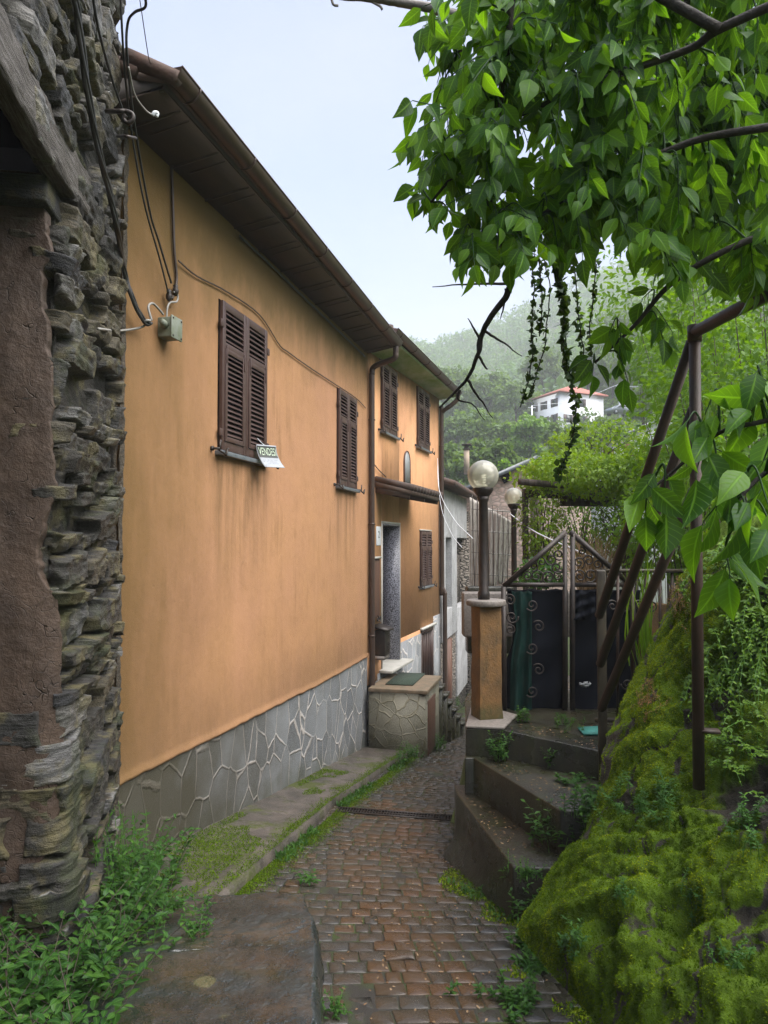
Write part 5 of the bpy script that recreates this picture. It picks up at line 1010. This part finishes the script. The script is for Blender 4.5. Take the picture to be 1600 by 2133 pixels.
for z_,pl_ in ((Z1,[(965,1660),(1068,1790),(1130,1765),(1010,1660)]),(Z2,[(1000,1585),(1165,1680),(1235,1650),(1060,1590)]),(Z3,[(1060,1520),(1240,1560),(1245,1510),(1080,1508)])):
    q_=0
    while q_<70:
        x_,y_=RNG.uniform(960,1250),RNG.uniform(1500,1800)
        if inpoly(x_,y_,pl_): Pl=np.concatenate([Pl,(onZ(x_,y_,z_)+Zv*.004)[None]]); q_+=1
mb=MB(); m_=len(Pl); a=RNG.uniform(0,6.28,m_); leaves(mb,Pl,np.stack([np.cos(a),np.sin(a),.1+0*a],-1),np.tile(Zv,(m_,1))+RNG.normal(0,.15,(m_,3)),RNG.uniform(.012,.03,m_),.012,.2,.2); mb.build('leaf_litter',M['straw'],kind='stuff',label='fallen petals and leaf bits on lane and steps')
def bl(c,rad,n,ls,mat,name,label,cat='shrub',group=None,ratio=.55,base=None,twigs=14,shell=.55,droop=.3,tr=None):
    c=np.array(c,float); rad=np.array(rad,float); root=thing(name,label,cat,base if base is not None else c-Zv*rad[2],group)
    d=unit(RNG.normal(0,1,(n,3))); lump=1+.38*fbm(d*2.3+c,3,int(abs(c[0]*13+c[1]*7))%97)+.14*fbm(d*6+c,2,5); r_=(shell+(1-shell)*RNG.random(n)**.5)*lump
    P=c+d*rad*r_[:,None]; Ax=unit(d*.6+RNG.normal(0,.5,(n,3))-Zv*droop); Nn=unit(d*.55+Zv*.6+RNG.normal(0,.35,(n,3)))
    L=ls*RNG.uniform(.6,1.25,n); tn_=np.clip(.45+.35*fbm(P*1.3/ls*.06,2,7)+RNG.normal(0,.2,n),0,1); mb=MB(); leaves(mb,P,Ax,Nn,L,L*ratio,.3,.25,tn_,4,[.1,.85,.8,.03]); mb.build('foliage',M[mat],root)
    ms=MB(); b=np.array(root.location)
    for _ in range(twigs):
        e=c+unit(RNG.normal(0,1,3))*rad*RNG.uniform(.6,1.0); m_=(b+e)/2+RNG.normal(0,.1,3)*rad; ms.tube(spl([b+RNG.normal(0,.05,3)*rad,m_,e],4),np.linspace(.014,.004,9)*max(1,ls*6),5)
    ms.build('branch',M['bark'],root); return root
def onT(p): return np.array([p[0],p[1],float(terrain(p[0],p[1]))])
# overgrown bank behind gate, pergola and pipes
BK_=[(1560,700,7.2,(1.0,.9,1.1),2600,.075,'hedge','tall bright shrub at the right behind the pipe frame'),
(1480,820,9.0,(.75,.9,.9),2600,.085,'hedge','bright shrub right of the leaning braces'),
(1520,930,7.0,(.95,.9,.9),2600,.075,'hedge','shrub mass behind the steel upright'),
(1420,985,8.6,(.6,.7,.6),2400,.075,'hedge','leafy mass between the leaning braces'),
(1390,1100,7.6,(.62,.7,.62),2000,.065,'hedge','creeper covered mound above the railing'),
(1480,1110,7.0,(.6,.6,.65),1900,.06,'hedge','creeper mound behind the top of the moss wall'),
(1620,1050,5.8,(.7,.7,.8),1700,.065,'hedge','dark leaved shrub at the right edge'),
(1330,985,12.,(.75,.8,.42),2000,.08,'vine','yellow green brambles right of the vine pergola'),
(1480,610,14.,(2.2,1.5,1.9),2600,.14,'hedge','pale green treetop rising above the bank'),
(1600,520,10.,(1.6,1.2,1.7),2400,.11,'hedge','tall shrub at the upper right behind the canopy'),
(1385,745,24.,(1.1,1.2,1.3),2200,.16,'hedge','rounded bush on the bank above the white barn'),
(1470,760,20.,(1.4,1.6,1.5),2600,.16,'hedge','lighter bush above and right of the white barn')]
for (x,y,d,rd,n,ls,mt_,lab) in BK_:
    c=D(x,y,d); bl(c,rd,n,ls,mt_,'shrub',lab,base=onT(c) if d<18 else onT(c),group='shrubs on the overgrown bank')
# pergola swallowed by vine
PG=thing('pergola','timber pergola behind the gate swallowed by vines','pergola',onT(D(1180,1200,9.6)))
mb=MB(); mb.bar(D(1082,1003,9.0),D(1200,1014,9.3),.075); mb.build('beam',M['bark'],PG)
mb=MB(); mb.bar(D(1090,1027,9.4),D(1330,1035,9.6),.11); mb.build('beam',M['bark'],PG)
mb=MB(); mb.bar(D(1172,1038,9.5),D(1275,1040,9.7),.14,.2); mb.build('beam',M['bark'],PG)
for x,d in ((1094,9.4),(1110,10.4),(1122,11.2),(1300,9.6)): mb=MB(); mb.bar(D(x,1025,d),np.array([*D(x,1025,d)[:2],-1.8]),.075); mb.build('post',M['bark'],PG)
bl(D(1205,990,9.5),(.85,.8,.30),4200,.06,'vine','vine','golden green vine heaped on top of the pergola','vine',twigs=20)
bl(D(1310,1000,9.2),(.75,.7,.34),3000,.06,'vine','vine','vine spilling off the right end of the pergola','vine',twigs=20)
bl(D(1250,935,11.5),(.9,.7,.42),2400,.07,'vine','vine','upright vine shoots behind the pergola roof','vine')
bl(D(1310,1090,9.2),(.5,.5,.5),1500,.055,'hedge','vine','shady vine hanging below the right end of the pergola','vine',twigs=30)
bl(D(1125,1080,9.4),(.28,.4,.75),2200,.055,'vine','vine','vine climbing the left pergola posts','vine',twigs=16)
bl(D(1215,1090,11.5),(.55,.4,.6),1100,.06,'hedge','vine','thin vine curtain inside the pergola','vine',twigs=34,shell=.3)
bl(D(1130,1195,8.2),(.25,.3,.14),420,.07,'weed','shrub','pot plants seen through the gate scrollwork')
mb=MB(); p=D(1120,1235,8.6); mb.box(p+np.array([0,0,-.25]),(.9,.12,.26),ax=(RT,unit(np.array([FW[0],FW[1],0])),Zv)); mb.build('planter_wall',M['capstone'],base=p,label='low stone planter wall behind the gate',cat='planter',bevel=.02)
mb=MB(); p=D(1020,1290,9.2); mb.box(p,(.3,.12,.42),ax=(RT,unit(np.array([FW[0],FW[1],0])),Zv)); mb.build('garden_wall',M['step'],base=p-Zv*.42,label='dark garden wall end behind the pillar',cat='wall',bevel=.02)
# reed screen
RS=thing('reed_screen','frayed grey reed screen with wire behind the lamp post','screen',D(1020,1225,12.))
P=np.zeros((90,24,3))
for i,a in enumerate(np.linspace(0,1,90)):
    for j,b in enumerate(np.linspace(0,1,24)):
        x=980+90*a*(1-.15*b); yt=1036+52*a; yb=1238-30*a+6*math.sin(a*23); P[i,j]=D(x+3*math.sin(b*3+a*9)*b,yt+(yb-yt)*b,12.+.015*math.sin(a*60)+.06*math.sin(a*7+b))
mb=MB(); mb.grid(P); o=mb.build('mat',M['reed'],RS); o.modifiers.new('t','SOLIDIFY').thickness=.02
for q in range(9):
    x=984+q*10.5; mb=MB(); mb.tube(spl([D(x,1030+5.6*q,11.85),D(x+1.5,1120,11.8),D(x*.92+84,1232-3*q,11.85)],5),.006,5); mb.build('wire',M['iron'],RS)
for yy_ in (1060,1105,1150,1195): mb=MB(); mb.tube([D(982,yy_,11.85),D(1070,yy_+6,11.85)],.008,5); mb.build('wire',M['cablegrey'],RS)
# ================================================================== overhanging tree
OT=thing('overhanging_tree','large leaved tree hanging its boughs over the lane from the right','tree',(2.35,1.55,-2.0))
BR=[[(1900,-40,2.2),(1700,-20,2.2),(1500,60,2.3),(1440,100,2.4),(1300,150,2.5),(1150,210,2.6),(1050,260,2.7),(960,350,2.8),(900,420,2.9)],
[(1500,60,2.3),(1300,-40,2.4),(1095,-60,2.5),(1060,120,2.6),(1045,200,2.65),(1035,300,2.7),(1025,420,2.75),(1045,520,2.8)],
[(1900,200,2.4),(1700,250,2.4),(1500,280,2.5),(1350,330,2.6),(1200,400,2.7),(1080,480,2.8),(990,520,2.8)],
[(1900,420,2.6),(1720,480,2.6),(1560,500,2.6),(1400,590,2.7),(1320,680,2.8),(1240,755,2.9)],
[(1900,-100,2.6),(1640,-60,2.7),(1300,40,2.9),(1080,60,3.0),(950,110,3.1)],
[(1900,120,3.0),(1700,150,3.1),(1450,230,3.2),(1250,330,3.3),(1120,430,3.3)],
[(1950,800,1.9),(1750,850,1.8),(1600,870,1.8),(1500,900,1.85),(1400,985,1.9),(1345,1030,1.9)],
[(1950,900,1.8),(1720,960,1.65),(1600,985,1.7),(1525,1060,1.7),(1512,1120,1.7)]]
BP=[]
for q,b in enumerate(BR):
    P=spl([D(*p) for p in b],8); P+=.02*fbm(P*5,3,q)[:,None]; BP.append(P); mb=MB(); mb.tube(P,np.linspace(.018 if q<6 else .009,.005 if q<6 else .003,len(P)),8); mb.build('branch',M['deadwood'],OT,smooth=True)
tp=[(2.35,1.55,-2.0),(2.3,1.62,-.6),(2.2,1.7,.6)]; tb=D(1900,200,2.45); tt_=D(1900,-300,2.5)
mb=MB(); mb.tube(spl(tp+[tb,tt_],8),np.linspace(.15,.06,33),14); mb.build('trunk',M['bark'],OT,smooth=True)
ALL=np.concatenate(BP); WT=np.concatenate([np.linspace(0,1,len(p)) for p in BP])
poly=[(900,-60),(870,40),(885,110),(855,190),(828,265),(822,330),(868,420),(885,480),(920,530),(985,585),(1075,590),(1110,525),(1200,545),(1270,500),(1310,545),(1360,560),(1420,600),(1500,600),(1640,640),(1680,-60)]
LP=[];LA=[];LN=[];LL=[];tw=MB()
def twig(T,q,ls,span=.34,nl=9):
    q=np.array(q);T=np.array(T); m_=(q+T)/2+np.array([0,0,.07])+RNG.normal(0,.02,3); P=spl([q,m_,T],8); L=np.concatenate([[0],np.cumsum(np.linalg.norm(np.diff(P,axis=0),axis=1))])
    tw.tube(P,np.linspace(.0045,.0016,len(P)),5,cap=False)
    for k in range(nl):
        s_=L[-1]-span*min(1,L[-1]/span)*(k/nl); p=np.array([np.interp(s_,L,P[:,c]) for c in range(3)]); p2=np.array([np.interp(max(0,s_-.03),L,P[:,c]) for c in range(3)]); tg=unit(p-p2+1e-9)
        side=unit(np.cross(tg,Zv)+1e-6)*(1 if k%2 else -1)
        ax_=tg*(1. if k==0 else .35)+side*(0 if k==0 else .65)-Zv*RNG.uniform(.25,1.1)+RNG.normal(0,.18,3)
        pe=p+unit(ax_)*.018; tw.tube([p,pe],.0012,4,cap=False); LP.append(pe); LA.append(unit(ax_-Zv*.25)); LN.append(unit(RNG.normal(0,.6,3)-FW*.55+Zv*.45)); LL.append(ls*RNG.uniform(.65,1.2))
cnt=0
while cnt<780:
    x,y=(RNG.uniform(815,1690),RNG.uniform(-70,660)) if cnt<600 else (RNG.uniform(1340,1690),RNG.uniform(150,640))
    if not inpoly(x,y,poly): continue
    if RNG.random()>(.36+.64*min(1,max(0,(x-900)/260))): continue
    d=RNG.uniform(2.35,3.3)+.9*(x>1350)*RNG.random(); T=D(x,y,d); sc=np.linalg.norm(ALL-T,axis=1)+np.where(ALL[:,2]<T[2]-.05,.35,0); q=ALL[np.argmin(sc)]
    twig(T,q,.092,.34,int(RNG.integers(6,11))); cnt+=1
for (x,y,d,q) in ((1235,775,2.85,3),(1290,740,2.8,3),(1310,800,2.8,3),(1270,690,2.8,3),(1385,720,2.75,3),(1400,690,2.75,3),(1340,620,2.8,3)):
    T=D(x,y,d); b=BP[q]; twig(T,b[np.argmin(np.linalg.norm(b-T,axis=1))],.095,.2,5)
for (x,y,d,q) in ((1345,1060,1.88,6),(1385,1050,1.85,6),(1450,985,1.8,6),(1500,1000,1.8,6),(1430,880,1.85,6),(1470,860,1.85,6),(1560,850,1.8,6),(1600,820,1.8,6),(1620,930,1.75,6),(1520,1190,1.68,7),(1560,1090,1.65,7),(1600,1050,1.62,7),(1470,1080,1.7,7),(1620,1130,1.6,7),(1590,960,1.7,7)):
    T=D(x,y,d); b=BP[q]; twig(T,b[np.argmin(np.linalg.norm(b-T,axis=1))],.115,.17,4)
tw.build('twig',M['ivy'],OT,smooth=True)
LL=np.array(LL); mb=MB(); leaves(mb,np.array(LP),np.array(LA),np.array(LN),LL,LL*RNG.uniform(.46,.66,len(LL)),.3,.42,np.clip(RNG.beta(1.2,1.4,len(LL)),0,1),8,[.03,.55,.9,1,.88,.62,.28,.01]); mb.build('foliage',M['leaf'],OT,smooth=True)
# dead branch hanging over the lane and a lichen twig at the top of the picture
DB=thing('dead_branch','bare black forked twig hanging below the leafy bough','branch',D(1065,590,3.6))
mb=MB(); P=spl([D(1050,500,3.5),D(1066,590,3.6),D(1030,650,3.65),D(1003,700,3.7),D(998,735,3.7),D(975,785,3.75),D(950,815,3.8),D(915,850,3.8)],8); P+=.012*fbm(P*16,3)[:,None]; mb.tube(P,np.linspace(.020,.005,len(P)),8); mb.build('limb',M['deadwood'],DB,smooth=True)
for pts in ([(1010,690),(1050,715),(1088,742)],[(1003,715),(985,680),(973,664)],[(975,790),(1000,830),(1026,872)],[(958,812),(956,832),(985,845),(1010,875)],[(996,740),(1012,765),(1018,768)],[(1055,600),(1050,640),(1042,665)],[(1000,700),(993,720),(993,735)],[(1060,590),(980,592),(900,598)]):
    mb=MB(); P=spl([D(x,y,3.72) for x,y in pts],6); P+=.008*fbm(P*20,3)[:,None]; mb.tube(P,np.linspace(.008,.002,len(P)),6); mb.build('twig',M['deadwood'],DB,smooth=True)
LT=thing('dead_branch','grey lichened branch crossing the very top of the picture','branch',D(780,-5,3.2))
mb=MB(); P=spl([D(640,-25,3.2),D(700,-8,3.2),D(770,-4,3.2),D(840,6,3.2),D(900,18,3.15),D(980,40,3.1),D(1080,60,3.)],8); P+=.008*fbm(P*22,3)[:,None]; mb.tube(P,np.linspace(.012,.024,len(P)),8); mb.build('limb',M['capstone'],LT,smooth=True)
for pts in ([(690,-5),(695,10),(705,12)],[(760,-4),(790,12),(796,20)],[(840,5),(870,25),(872,30)]): mb=MB(); mb.tube(spl([D(x,y,3.2) for x,y in pts],4),.006,5); mb.build('twig',M['capstone'],LT)
# hanging ivy strands
def strand(pts,d,n,ls,lab):
    P=spl([D(x,y,d) for x,y in pts],10); root=thing('hanging_ivy',lab,'ivy',P[0],'ivy strands under the bough'); P+=.015*fbm(P*9,3)[:,None]; mb=MB(); mb.tube(P,.0035,5); mb.build('stem',M['deadwood'],root)
    k=RNG.random(n)*(len(P)-1.01); i_=k.astype(int); f=(k-i_)[:,None]; p=P[i_]*(1-f)+P[i_+1]*f+RNG.normal(0,.008,(n,3)); a=RNG.normal(0,1,(n,3)); a[:,2]-=.5
    mb=MB(); L=ls*RNG.uniform(.5,1.25,n); leaves(mb,p,a,RNG.normal(0,1,(n,3))-FW*.5,L,L*1.0,.2,.3,None,4,[.5,1.,.55,.02]); mb.build('foliage',M['ivy'],root)
strand([(1105,520),(1112,600),(1108,680),(1110,740),(1098,800),(1082,850)],4.0,90,.034,'leftmost ivy strand, thin and curving left at its tip')
strand([(1135,530),(1145,600),(1140,680),(1130,740),(1115,790),(1100,830)],4.1,60,.028,'wispy ivy strand second from the left')
strand([(1160,530),(1176,620),(1180,700),(1182,770),(1198,830),(1194,900),(1180,950),(1160,1000)],4.0,200,.036,'longest ivy strand reaching down in front of the white house')
strand([(1150,530),(1165,580),(1172,650),(1178,720),(1188,790)],3.95,190,.040,'thick leafy ivy strand in the middle of the curtain')
strand([(1190,540),(1200,600),(1210,680),(1216,730),(1204,780)],4.05,80,.034,'ivy strand right of the thick middle one')
strand([(1240,540),(1240,600),(1232,660),(1230,740)],4.1,70,.032,'short rightmost ivy strand')
strand([(1120,520),(1125,570),(1128,640),(1125,700)],3.95,60,.032,'short ivy strand between the two left ones')

# ================================================================== valley: trees, houses, hill
def tree(x,y,d,r,h,n,ls,lab,mat='treeleaf',asp=1.05,grp='trees on the valley slope'):
    c=D(x,y,d); g=onT(c); root=thing('tree',lab,'tree',g,grp); K=int(22+r*5); dd=unit(RNG.normal(0,1,(K,3))); cc=c+dd*np.array([r,r,r*asp])*(.45+.5*RNG.random(K))[:,None]*(1+.25*vnoise(dd*2+x,3))[:,None]
    k=RNG.integers(0,K,n); e=unit(RNG.normal(0,1,(n,3))); P=cc[k]+e*(r*.34*RNG.random(n)[:,None]**.4)*np.array([1,1,.75]); Ax=unit(RNG.normal(0,1,(n,3))-Zv*.3); Nn=unit(e+Zv*.9+RNG.normal(0,.3,(n,3))); L=ls*RNG.uniform(.6,1.3,n)
    tn_=np.clip(.5+.5*(RNG.random(K)[k]-.5)+RNG.normal(0,.15,n),0,1); mb=MB(); leaves(mb,P,Ax,Nn,L,L*.75,.3,.3,tn_,3,[.4,1,.1]); mb.build('crown',M[mat],root)
    mb=MB(); mb.tube(spl([g-Zv*.3,(g+c)/2+RNG.normal(0,.1*r,3),c],5),np.linspace(.07*r,.03*r,11),7)
    for q in range(6): mb.tube(spl([(g*.3+c*.7),(cc[q]+c)/2,cc[q]],4),np.linspace(.03*r,.008*r,9),5)
    mb.build('trunk',M['bark'],root,smooth=True); return root
TR=[(1000,905,88,48,0,'broad tree left of the white house above the lamp'),(950,890,100,38,0,'pale tree beside the corner of the ochre house'),(1055,915,84,42,0,'round dense tree below the white house to its left'),
(1105,905,74,46,0,'bright rounded tree straight below the white house'),(1165,925,66,38,0,'tree below the right corner of the white house'),(930,965,60,46,0,'dark tree just right of the drainpipe'),(985,965,52,44,0,'tree behind the big lamp globe'),
(1040,960,50,38,0,'leafy tree behind the pink gable'),(1075,835,120,44,0,'tree uphill left of the white house'),(1020,820,130,50,0,'hazy tree higher up the slope'),(950,815,140,50,0,'faint tree on the slope above the lamp'),
(1275,770,125,40,0,'dark conifer like tree right of the white house'),(1235,765,135,42,0,'tree behind the red roof'),(1335,760,118,52,0,'big pale tree right of the road'),(1325,690,130,75,0,'tall tree high on the right slope'),(1410,690,95,90,0,'large light green tree on the right slope'),
(1275,900,60,34,0,'bush like tree under the parked car'),(1215,915,62,32,0,'round bush tree right below the white house wall'),(1340,845,70,30,0,'bush tree above the white barn roof'),(1052,975,45,16,0,'yellow green tree peeping over the pink gable'),(1215,950,36,34,0,'light bright tree behind the pergola'),(1430,820,50,70,0,'tree behind the leaning pipe'),(1510,760,60,110,0,'large tree behind the steel upright'),(1130,765,150,42,0,'tree on the ridge side left of the red roof')]
for x,y,d,r,_,lab in TR:
    r=r*d/1500; tree(x,y,d,r,0,int(1500+90*r),.16*r**.5+d*.0028,lab,'hedge' if 'yellow' in lab or 'bright' in lab else 'treeleaf')
def forest(n,r0,r1,q0,q1,cr,per,ls,name,label,mat):
    q=RNG.uniform(q0,q1,n); r_=np.sqrt(RNG.uniform(r0**2,r1**2,n)); d=np.array([unit((RT*(a-CX)/F+np.array([FW[0],FW[1],0]))) for a in q]); P=d*r_[:,None]; P[:,2]=terrain(P[:,0],P[:,1])
    R_=RNG.uniform(cr[0],cr[1],n); e=unit(RNG.normal(0,1,(n,per,3))); e[...,2]=np.abs(e[...,2])*1.1-.15; L_=P[:,None]+e*(R_[:,None,None]*(.7+.4*RNG.random((n,per,1))))+Zv*(R_*.55)[:,None,None]
    m_=n*per; L_=L_.reshape(-1,3); E_=e.reshape(-1,3); tn_=np.clip(np.repeat(RNG.random(n),per)*.7+.15+RNG.normal(0,.13,m_),0,1); l=ls*np.repeat(R_,per)*RNG.uniform(.6,1.3,m_)
    mb=MB(); leaves(mb,L_,unit(RNG.normal(0,1,(m_,3))-Zv*.4),unit(E_+Zv*.5+RNG.normal(0,.4,(m_,3))),l,l*.8,.3,.3,tn_,3,[.5,1,.15]); mb.build(name,M[mat],kind='stuff',label=label)
forest(3000,140,460,250,2100,(3.0,5.4),46,.30,'hill_forest','hazy woodland covering the hill across the valley','hill')
forest(900,38,145,800,1900,(1.0,2.4),40,.30,'scrub','scrub and young trees covering the near slope','treeleaf')
# white villa with red hip roof
def house_box(name,label,corner,rdir,ldir,rl,ll,h,mat,roofm,win_r,win_l,roofh,over=.5,winm='shutter',base=6):
    c=np.array(corner); rd=unit(rdir); ld=unit(ldir); root=thing(name,label,'house',c+Zv*0); mb=MB(); Pb=[c,c+rd*rl,c+rd*rl+ld*ll,c+ld*ll]
    mb.hexa([p-Zv*base for p in Pb]+[p+Zv*h for p in Pb]); mb.build('wall',M[mat],root)
    o=over; E_=[c-rd*o-ld*o,c+rd*(rl+o)-ld*o,c+rd*(rl+o)+ld*(ll+o),c-rd*o+ld*(ll+o)]; E_=[p+Zv*h for p in E_]; m1=c+rd*rl*.5+ld*ll*.33+Zv*(h+roofh); m2=c+rd*rl*.5+ld*ll*.67+Zv*(h+roofh)
    mb=MB(); V=E_+[p+Zv*.18 for p in E_]+[m1,m2]; mb.add(V,[[0,1,2,3],[0,4,5,1],[1,5,6,2],[2,6,7,3],[3,7,4,0],[4,8,5],[5,8,9,6],[6,9,7],[7,9,8,4]]); mb.build('roof',M[roofm],root)
    for (dr,n_,ws) in ((rd,-ld,win_r),(ld,-rd,win_l)):
        for (s_,z_,w_,hh_) in ws:
            mb=MB(); Fr=(c,dr,n_); wb(mb,Fr,s_-w_/2,s_+w_/2,-.05,.03,z_,z_+hh_); w=mb.build('window',M['glass'],root)
            for k in (-1,1): mb=MB(); wb(mb,Fr,s_+k*(w_*.5+w_*.22)-w_*.22,s_+k*(w_*.5+w_*.22)+w_*.22,.0,.07,z_-.03,z_+hh_+.03); mb.build('shutter',M[winm],w)
    return root
f0=unit(np.array([FW[0],FW[1],0])); cdep=112
cb=D(1168,885,cdep); WH=house_box('white_house','white villa with red hip roof and brown shutters on the slope','',) if False else house_box('white_house','white villa with red hip roof and brown shutters on the slope',cb,RT*math.cos(R(24))+f0*math.sin(R(24)),-RT*math.sin(R(24))+f0*math.cos(R(24)),8.5,8.2,5.1,'white','redroof',[(3.9,3.1,1.1,1.25),(1.6,.5,1.1,1.2),(4.2,.5,1.1,1.2)],[(1.5,3.1,.9,1.25),(4.2,3.1,.9,1.25),(6.7,3.1,.9,1.25),(1.5,.0,.9,1.9),(3.8,.6,.9,1.2),(6.,.0,.9,1.9)],2.0,.55)
mb=MB(); ldd=-RT*math.sin(R(24))+f0*math.cos(R(24)); rdd=RT*math.cos(R(24))+f0*math.sin(R(24)); q0=cb+ldd*6.2+Zv*2.35; mb.hexa([q0,q0-rdd*1.4-Zv*.3,q0-rdd*1.4-Zv*.3+ldd*2.2,q0+ldd*2.2]+[p+Zv*.12 for p in (q0,q0-rdd*1.4-Zv*.3,q0-rdd*1.4-Zv*.3+ldd*2.2,q0+ldd*2.2)]); mb.build('porch_roof',M['fascia'],WH)
# pink gabled house
def gable(name,label,apex,xl,yl,xr,yr,d,depth,mat,base,roofm='slate',over=.35):
    A_=D(*apex,d); L=D(xl,yl,d); R_=D(xr,yr,d); root=thing(name,label,'house',A_-Zv*(A_[2]-base)); mb=MB(); f=[np.array([L[0],L[1],base]),np.array([R_[0],R_[1],base]),R_,A_,L]; V=f+[p+f0*depth for p in f]
    mb.add(V,[[4,3,2,1,0],[5,6,7,8,9],[0,1,6,5],[1,2,7,6],[4,0,5,9]]); mb.build('wall',M[mat],root); mb=MB()
    for e in (L,R_):
        ee=e+(e-A_)*.08; q=[A_+Zv*.02,ee+Zv*.02,ee+f0*depth+Zv*.02,A_+f0*depth+Zv*.02]; q[0]=q[0]-f0*over; q[1]=q[1]-f0*over; mb.hexa(q+[p+Zv*.14 for p in q])
    mb.build('roof',M[roofm],root); return root
GH=gable('pink_house','pink rubble gabled house beyond the lamps','' and 0 or (1113,962),935,1040,1230,1005,22.,7,'pink',-6.)
c=D(1053,993,21.95); mb=MB(); mb.box(c,(.13,.06,.17),ax=(unit(RT+Zv*.5),f0,unit(Zv-RT*.5))); mb.build('vent_hole',M['dark'],GH)
c=D(1114,962,21.7); mb=MB(); mb.tube([c+Zv*.1,c+f0*6+Zv*.1],.05,10); mb.build('ridge_tile',M['slate'],GH)
CH=thing('chimney','slender tan chimney with flat cowl behind the large globe lamp','chimney',D(972,1010,26)); c=D(972,962,26)
mb=MB(); mb.box(c,(.09,.09,.45)); mb.build('stack',simple('chimney_plaster',(.42,.33,.24),(.30,.24,.18),5,.85),CH); mb=MB(); mb.box(c+Zv*.46,(.12,.12,.02)); mb.box(c+Zv*.62,(.16,.16,.02)); mb.box(c+Zv*.54,(.07,.07,.062)); mb.build('cowl',M['fascia'],CH)
WB=gable('white_barn','low white rendered barn with grey mono pitched roof behind the brambles','' and 0 or (1395,868),1240,938,1400,872,30.,6,'white',-4.,over=.25)
for (x,y) in ((1268,950),(1310,935)): mb=MB(); mb.box(D(x,y,29.98),(.22,.04,.3),ax=(RT,f0,Zv)); mb.build('window',M['straw'],WB)
# silver car on the road above, utility poles and wires
CR=thing('parked_car','small silver car parked on the road right of the white villa','car',D(1292,868,100))
c0=D(1292,866,100); cx_=unit(RT*.95+f0*.3); cy_=np.cross(Zv,cx_)
prof=[(-2.,.35),(-2.0,.75),(-1.75,.95),(-1.1,1.02),(-.5,1.45),(.5,1.48),(1.25,1.05),(1.9,.92),(2.05,.6),(2.0,.35)]
def carp(a,b,z): return c0+cx_*a+cy_*b+Zv*z
k=len(prof); mb=MB(); V=[]
for b,s_ in ((-.85,.94),(-.8,1),(.8,1),(.85,.94)): V+=[carp(a*s_,b*(1 if z<1 else .85),z*(1 if s_==1 else .97)) for a,z in prof]
f=[[i+q*k,(i+1)%k+q*k,(i+1)%k+(q+1)*k,i+(q+1)*k] for q in range(3) for i in range(k)]+[list(range(k))[::-1],[3*k+i for i in range(k)]]; mb.add(V,f); mb.build('body',M['carpaint'],CR,smooth=False)
for sg in (-1,1):
    mb=MB(); pr_=[(-.95,1.05),(-.45,1.38),(.45,1.4),(1.05,1.07)]; mb.add([carp(a,sg*.87,z) for a,z in pr_]+[carp(a,sg*.80,z) for a,z in pr_],[[0,1,2,3],[7,6,5,4],[0,4,5,1],[1,5,6,2],[2,6,7,3],[3,7,4,0]]); mb.build('side_window',M['glass'],CR)
    for a in (-1.25,1.25):
        mb=MB(); mb.tube([carp(a,sg*.66,.32),carp(a,sg*.88,.32)],.32,16); w=mb.build('wheel',M['dark'],CR); mb=MB(); mb.tube([carp(a,sg*.885,.32),carp(a,sg*.895,.32)],.19,12); mb.build('rim',M['carpaint'],w)
PO=[]
for (x,yt,yb,d,lab) in ((1290,800,845,105,'white utility pole right of the white villa'),(1108,845,890,100,'pale utility pole left of the white villa'),(926,928,975,70,'grey utility pole beside the ochre house drainpipe'),(1087,868,898,90,'thin utility pole left of the villa trees'),(1400,775,850,60,'utility pole half hidden behind the leaning pipe')):
    t_=D(x,yt,d); b_=onT(t_); L=thing('utility_pole',lab,'pole',b_,'utility poles'); mb=MB(); mb.tube([b_-Zv*.5,t_],[.14,.09],8); mb.build('mast',M['white'],L); mb=MB(); mb.bar(t_-RT*.5-Zv*.3,t_+RT*.5-Zv*.3,.08); mb.build('crossarm',M['white'],L); PO.append(t_)
def sag(a,b,s): return spl([a,(a+b)/2-Zv*s,b],10)
for (a,b,lab) in ((PO[0],PO[4],'power line from the villa pole to the pole behind the pipe'),(PO[1],PO[0],'power line passing the white villa')):
    mb=MB(); mb.tube(sag(a,b,.8),.03,5); mb.build('power_line',M['white'],base=a,label=lab,cat='power line')
# ------------------------------------------------------------------ rain haze filling the valley
HZ=.0011
mb=MB(); mb.hexa([(-940,-940,-9),(940,-940,-9),(940,940,-9),(-940,940,-9),(-940,-940,168),(940,-940,168),(940,940,168),(-940,940,168)])
hm=bpy.data.materials.new('rain_haze'); hm.use_nodes=True; t2=hm.node_tree; t2.nodes.clear(); ho=t2.nodes.new('ShaderNodeOutputMaterial'); hv=t2.nodes.new('ShaderNodeVolumePrincipled'); hv.inputs['Color'].default_value=(.93,.96,1,1); hv.inputs['Density'].default_value=HZ; hv.inputs['Anisotropy'].default_value=0; t2.links.new(hv.outputs[0],ho.inputs['Volume'])
hz=mb.build('haze',hm,kind='stuff',label='thin even rain haze filling the valley')
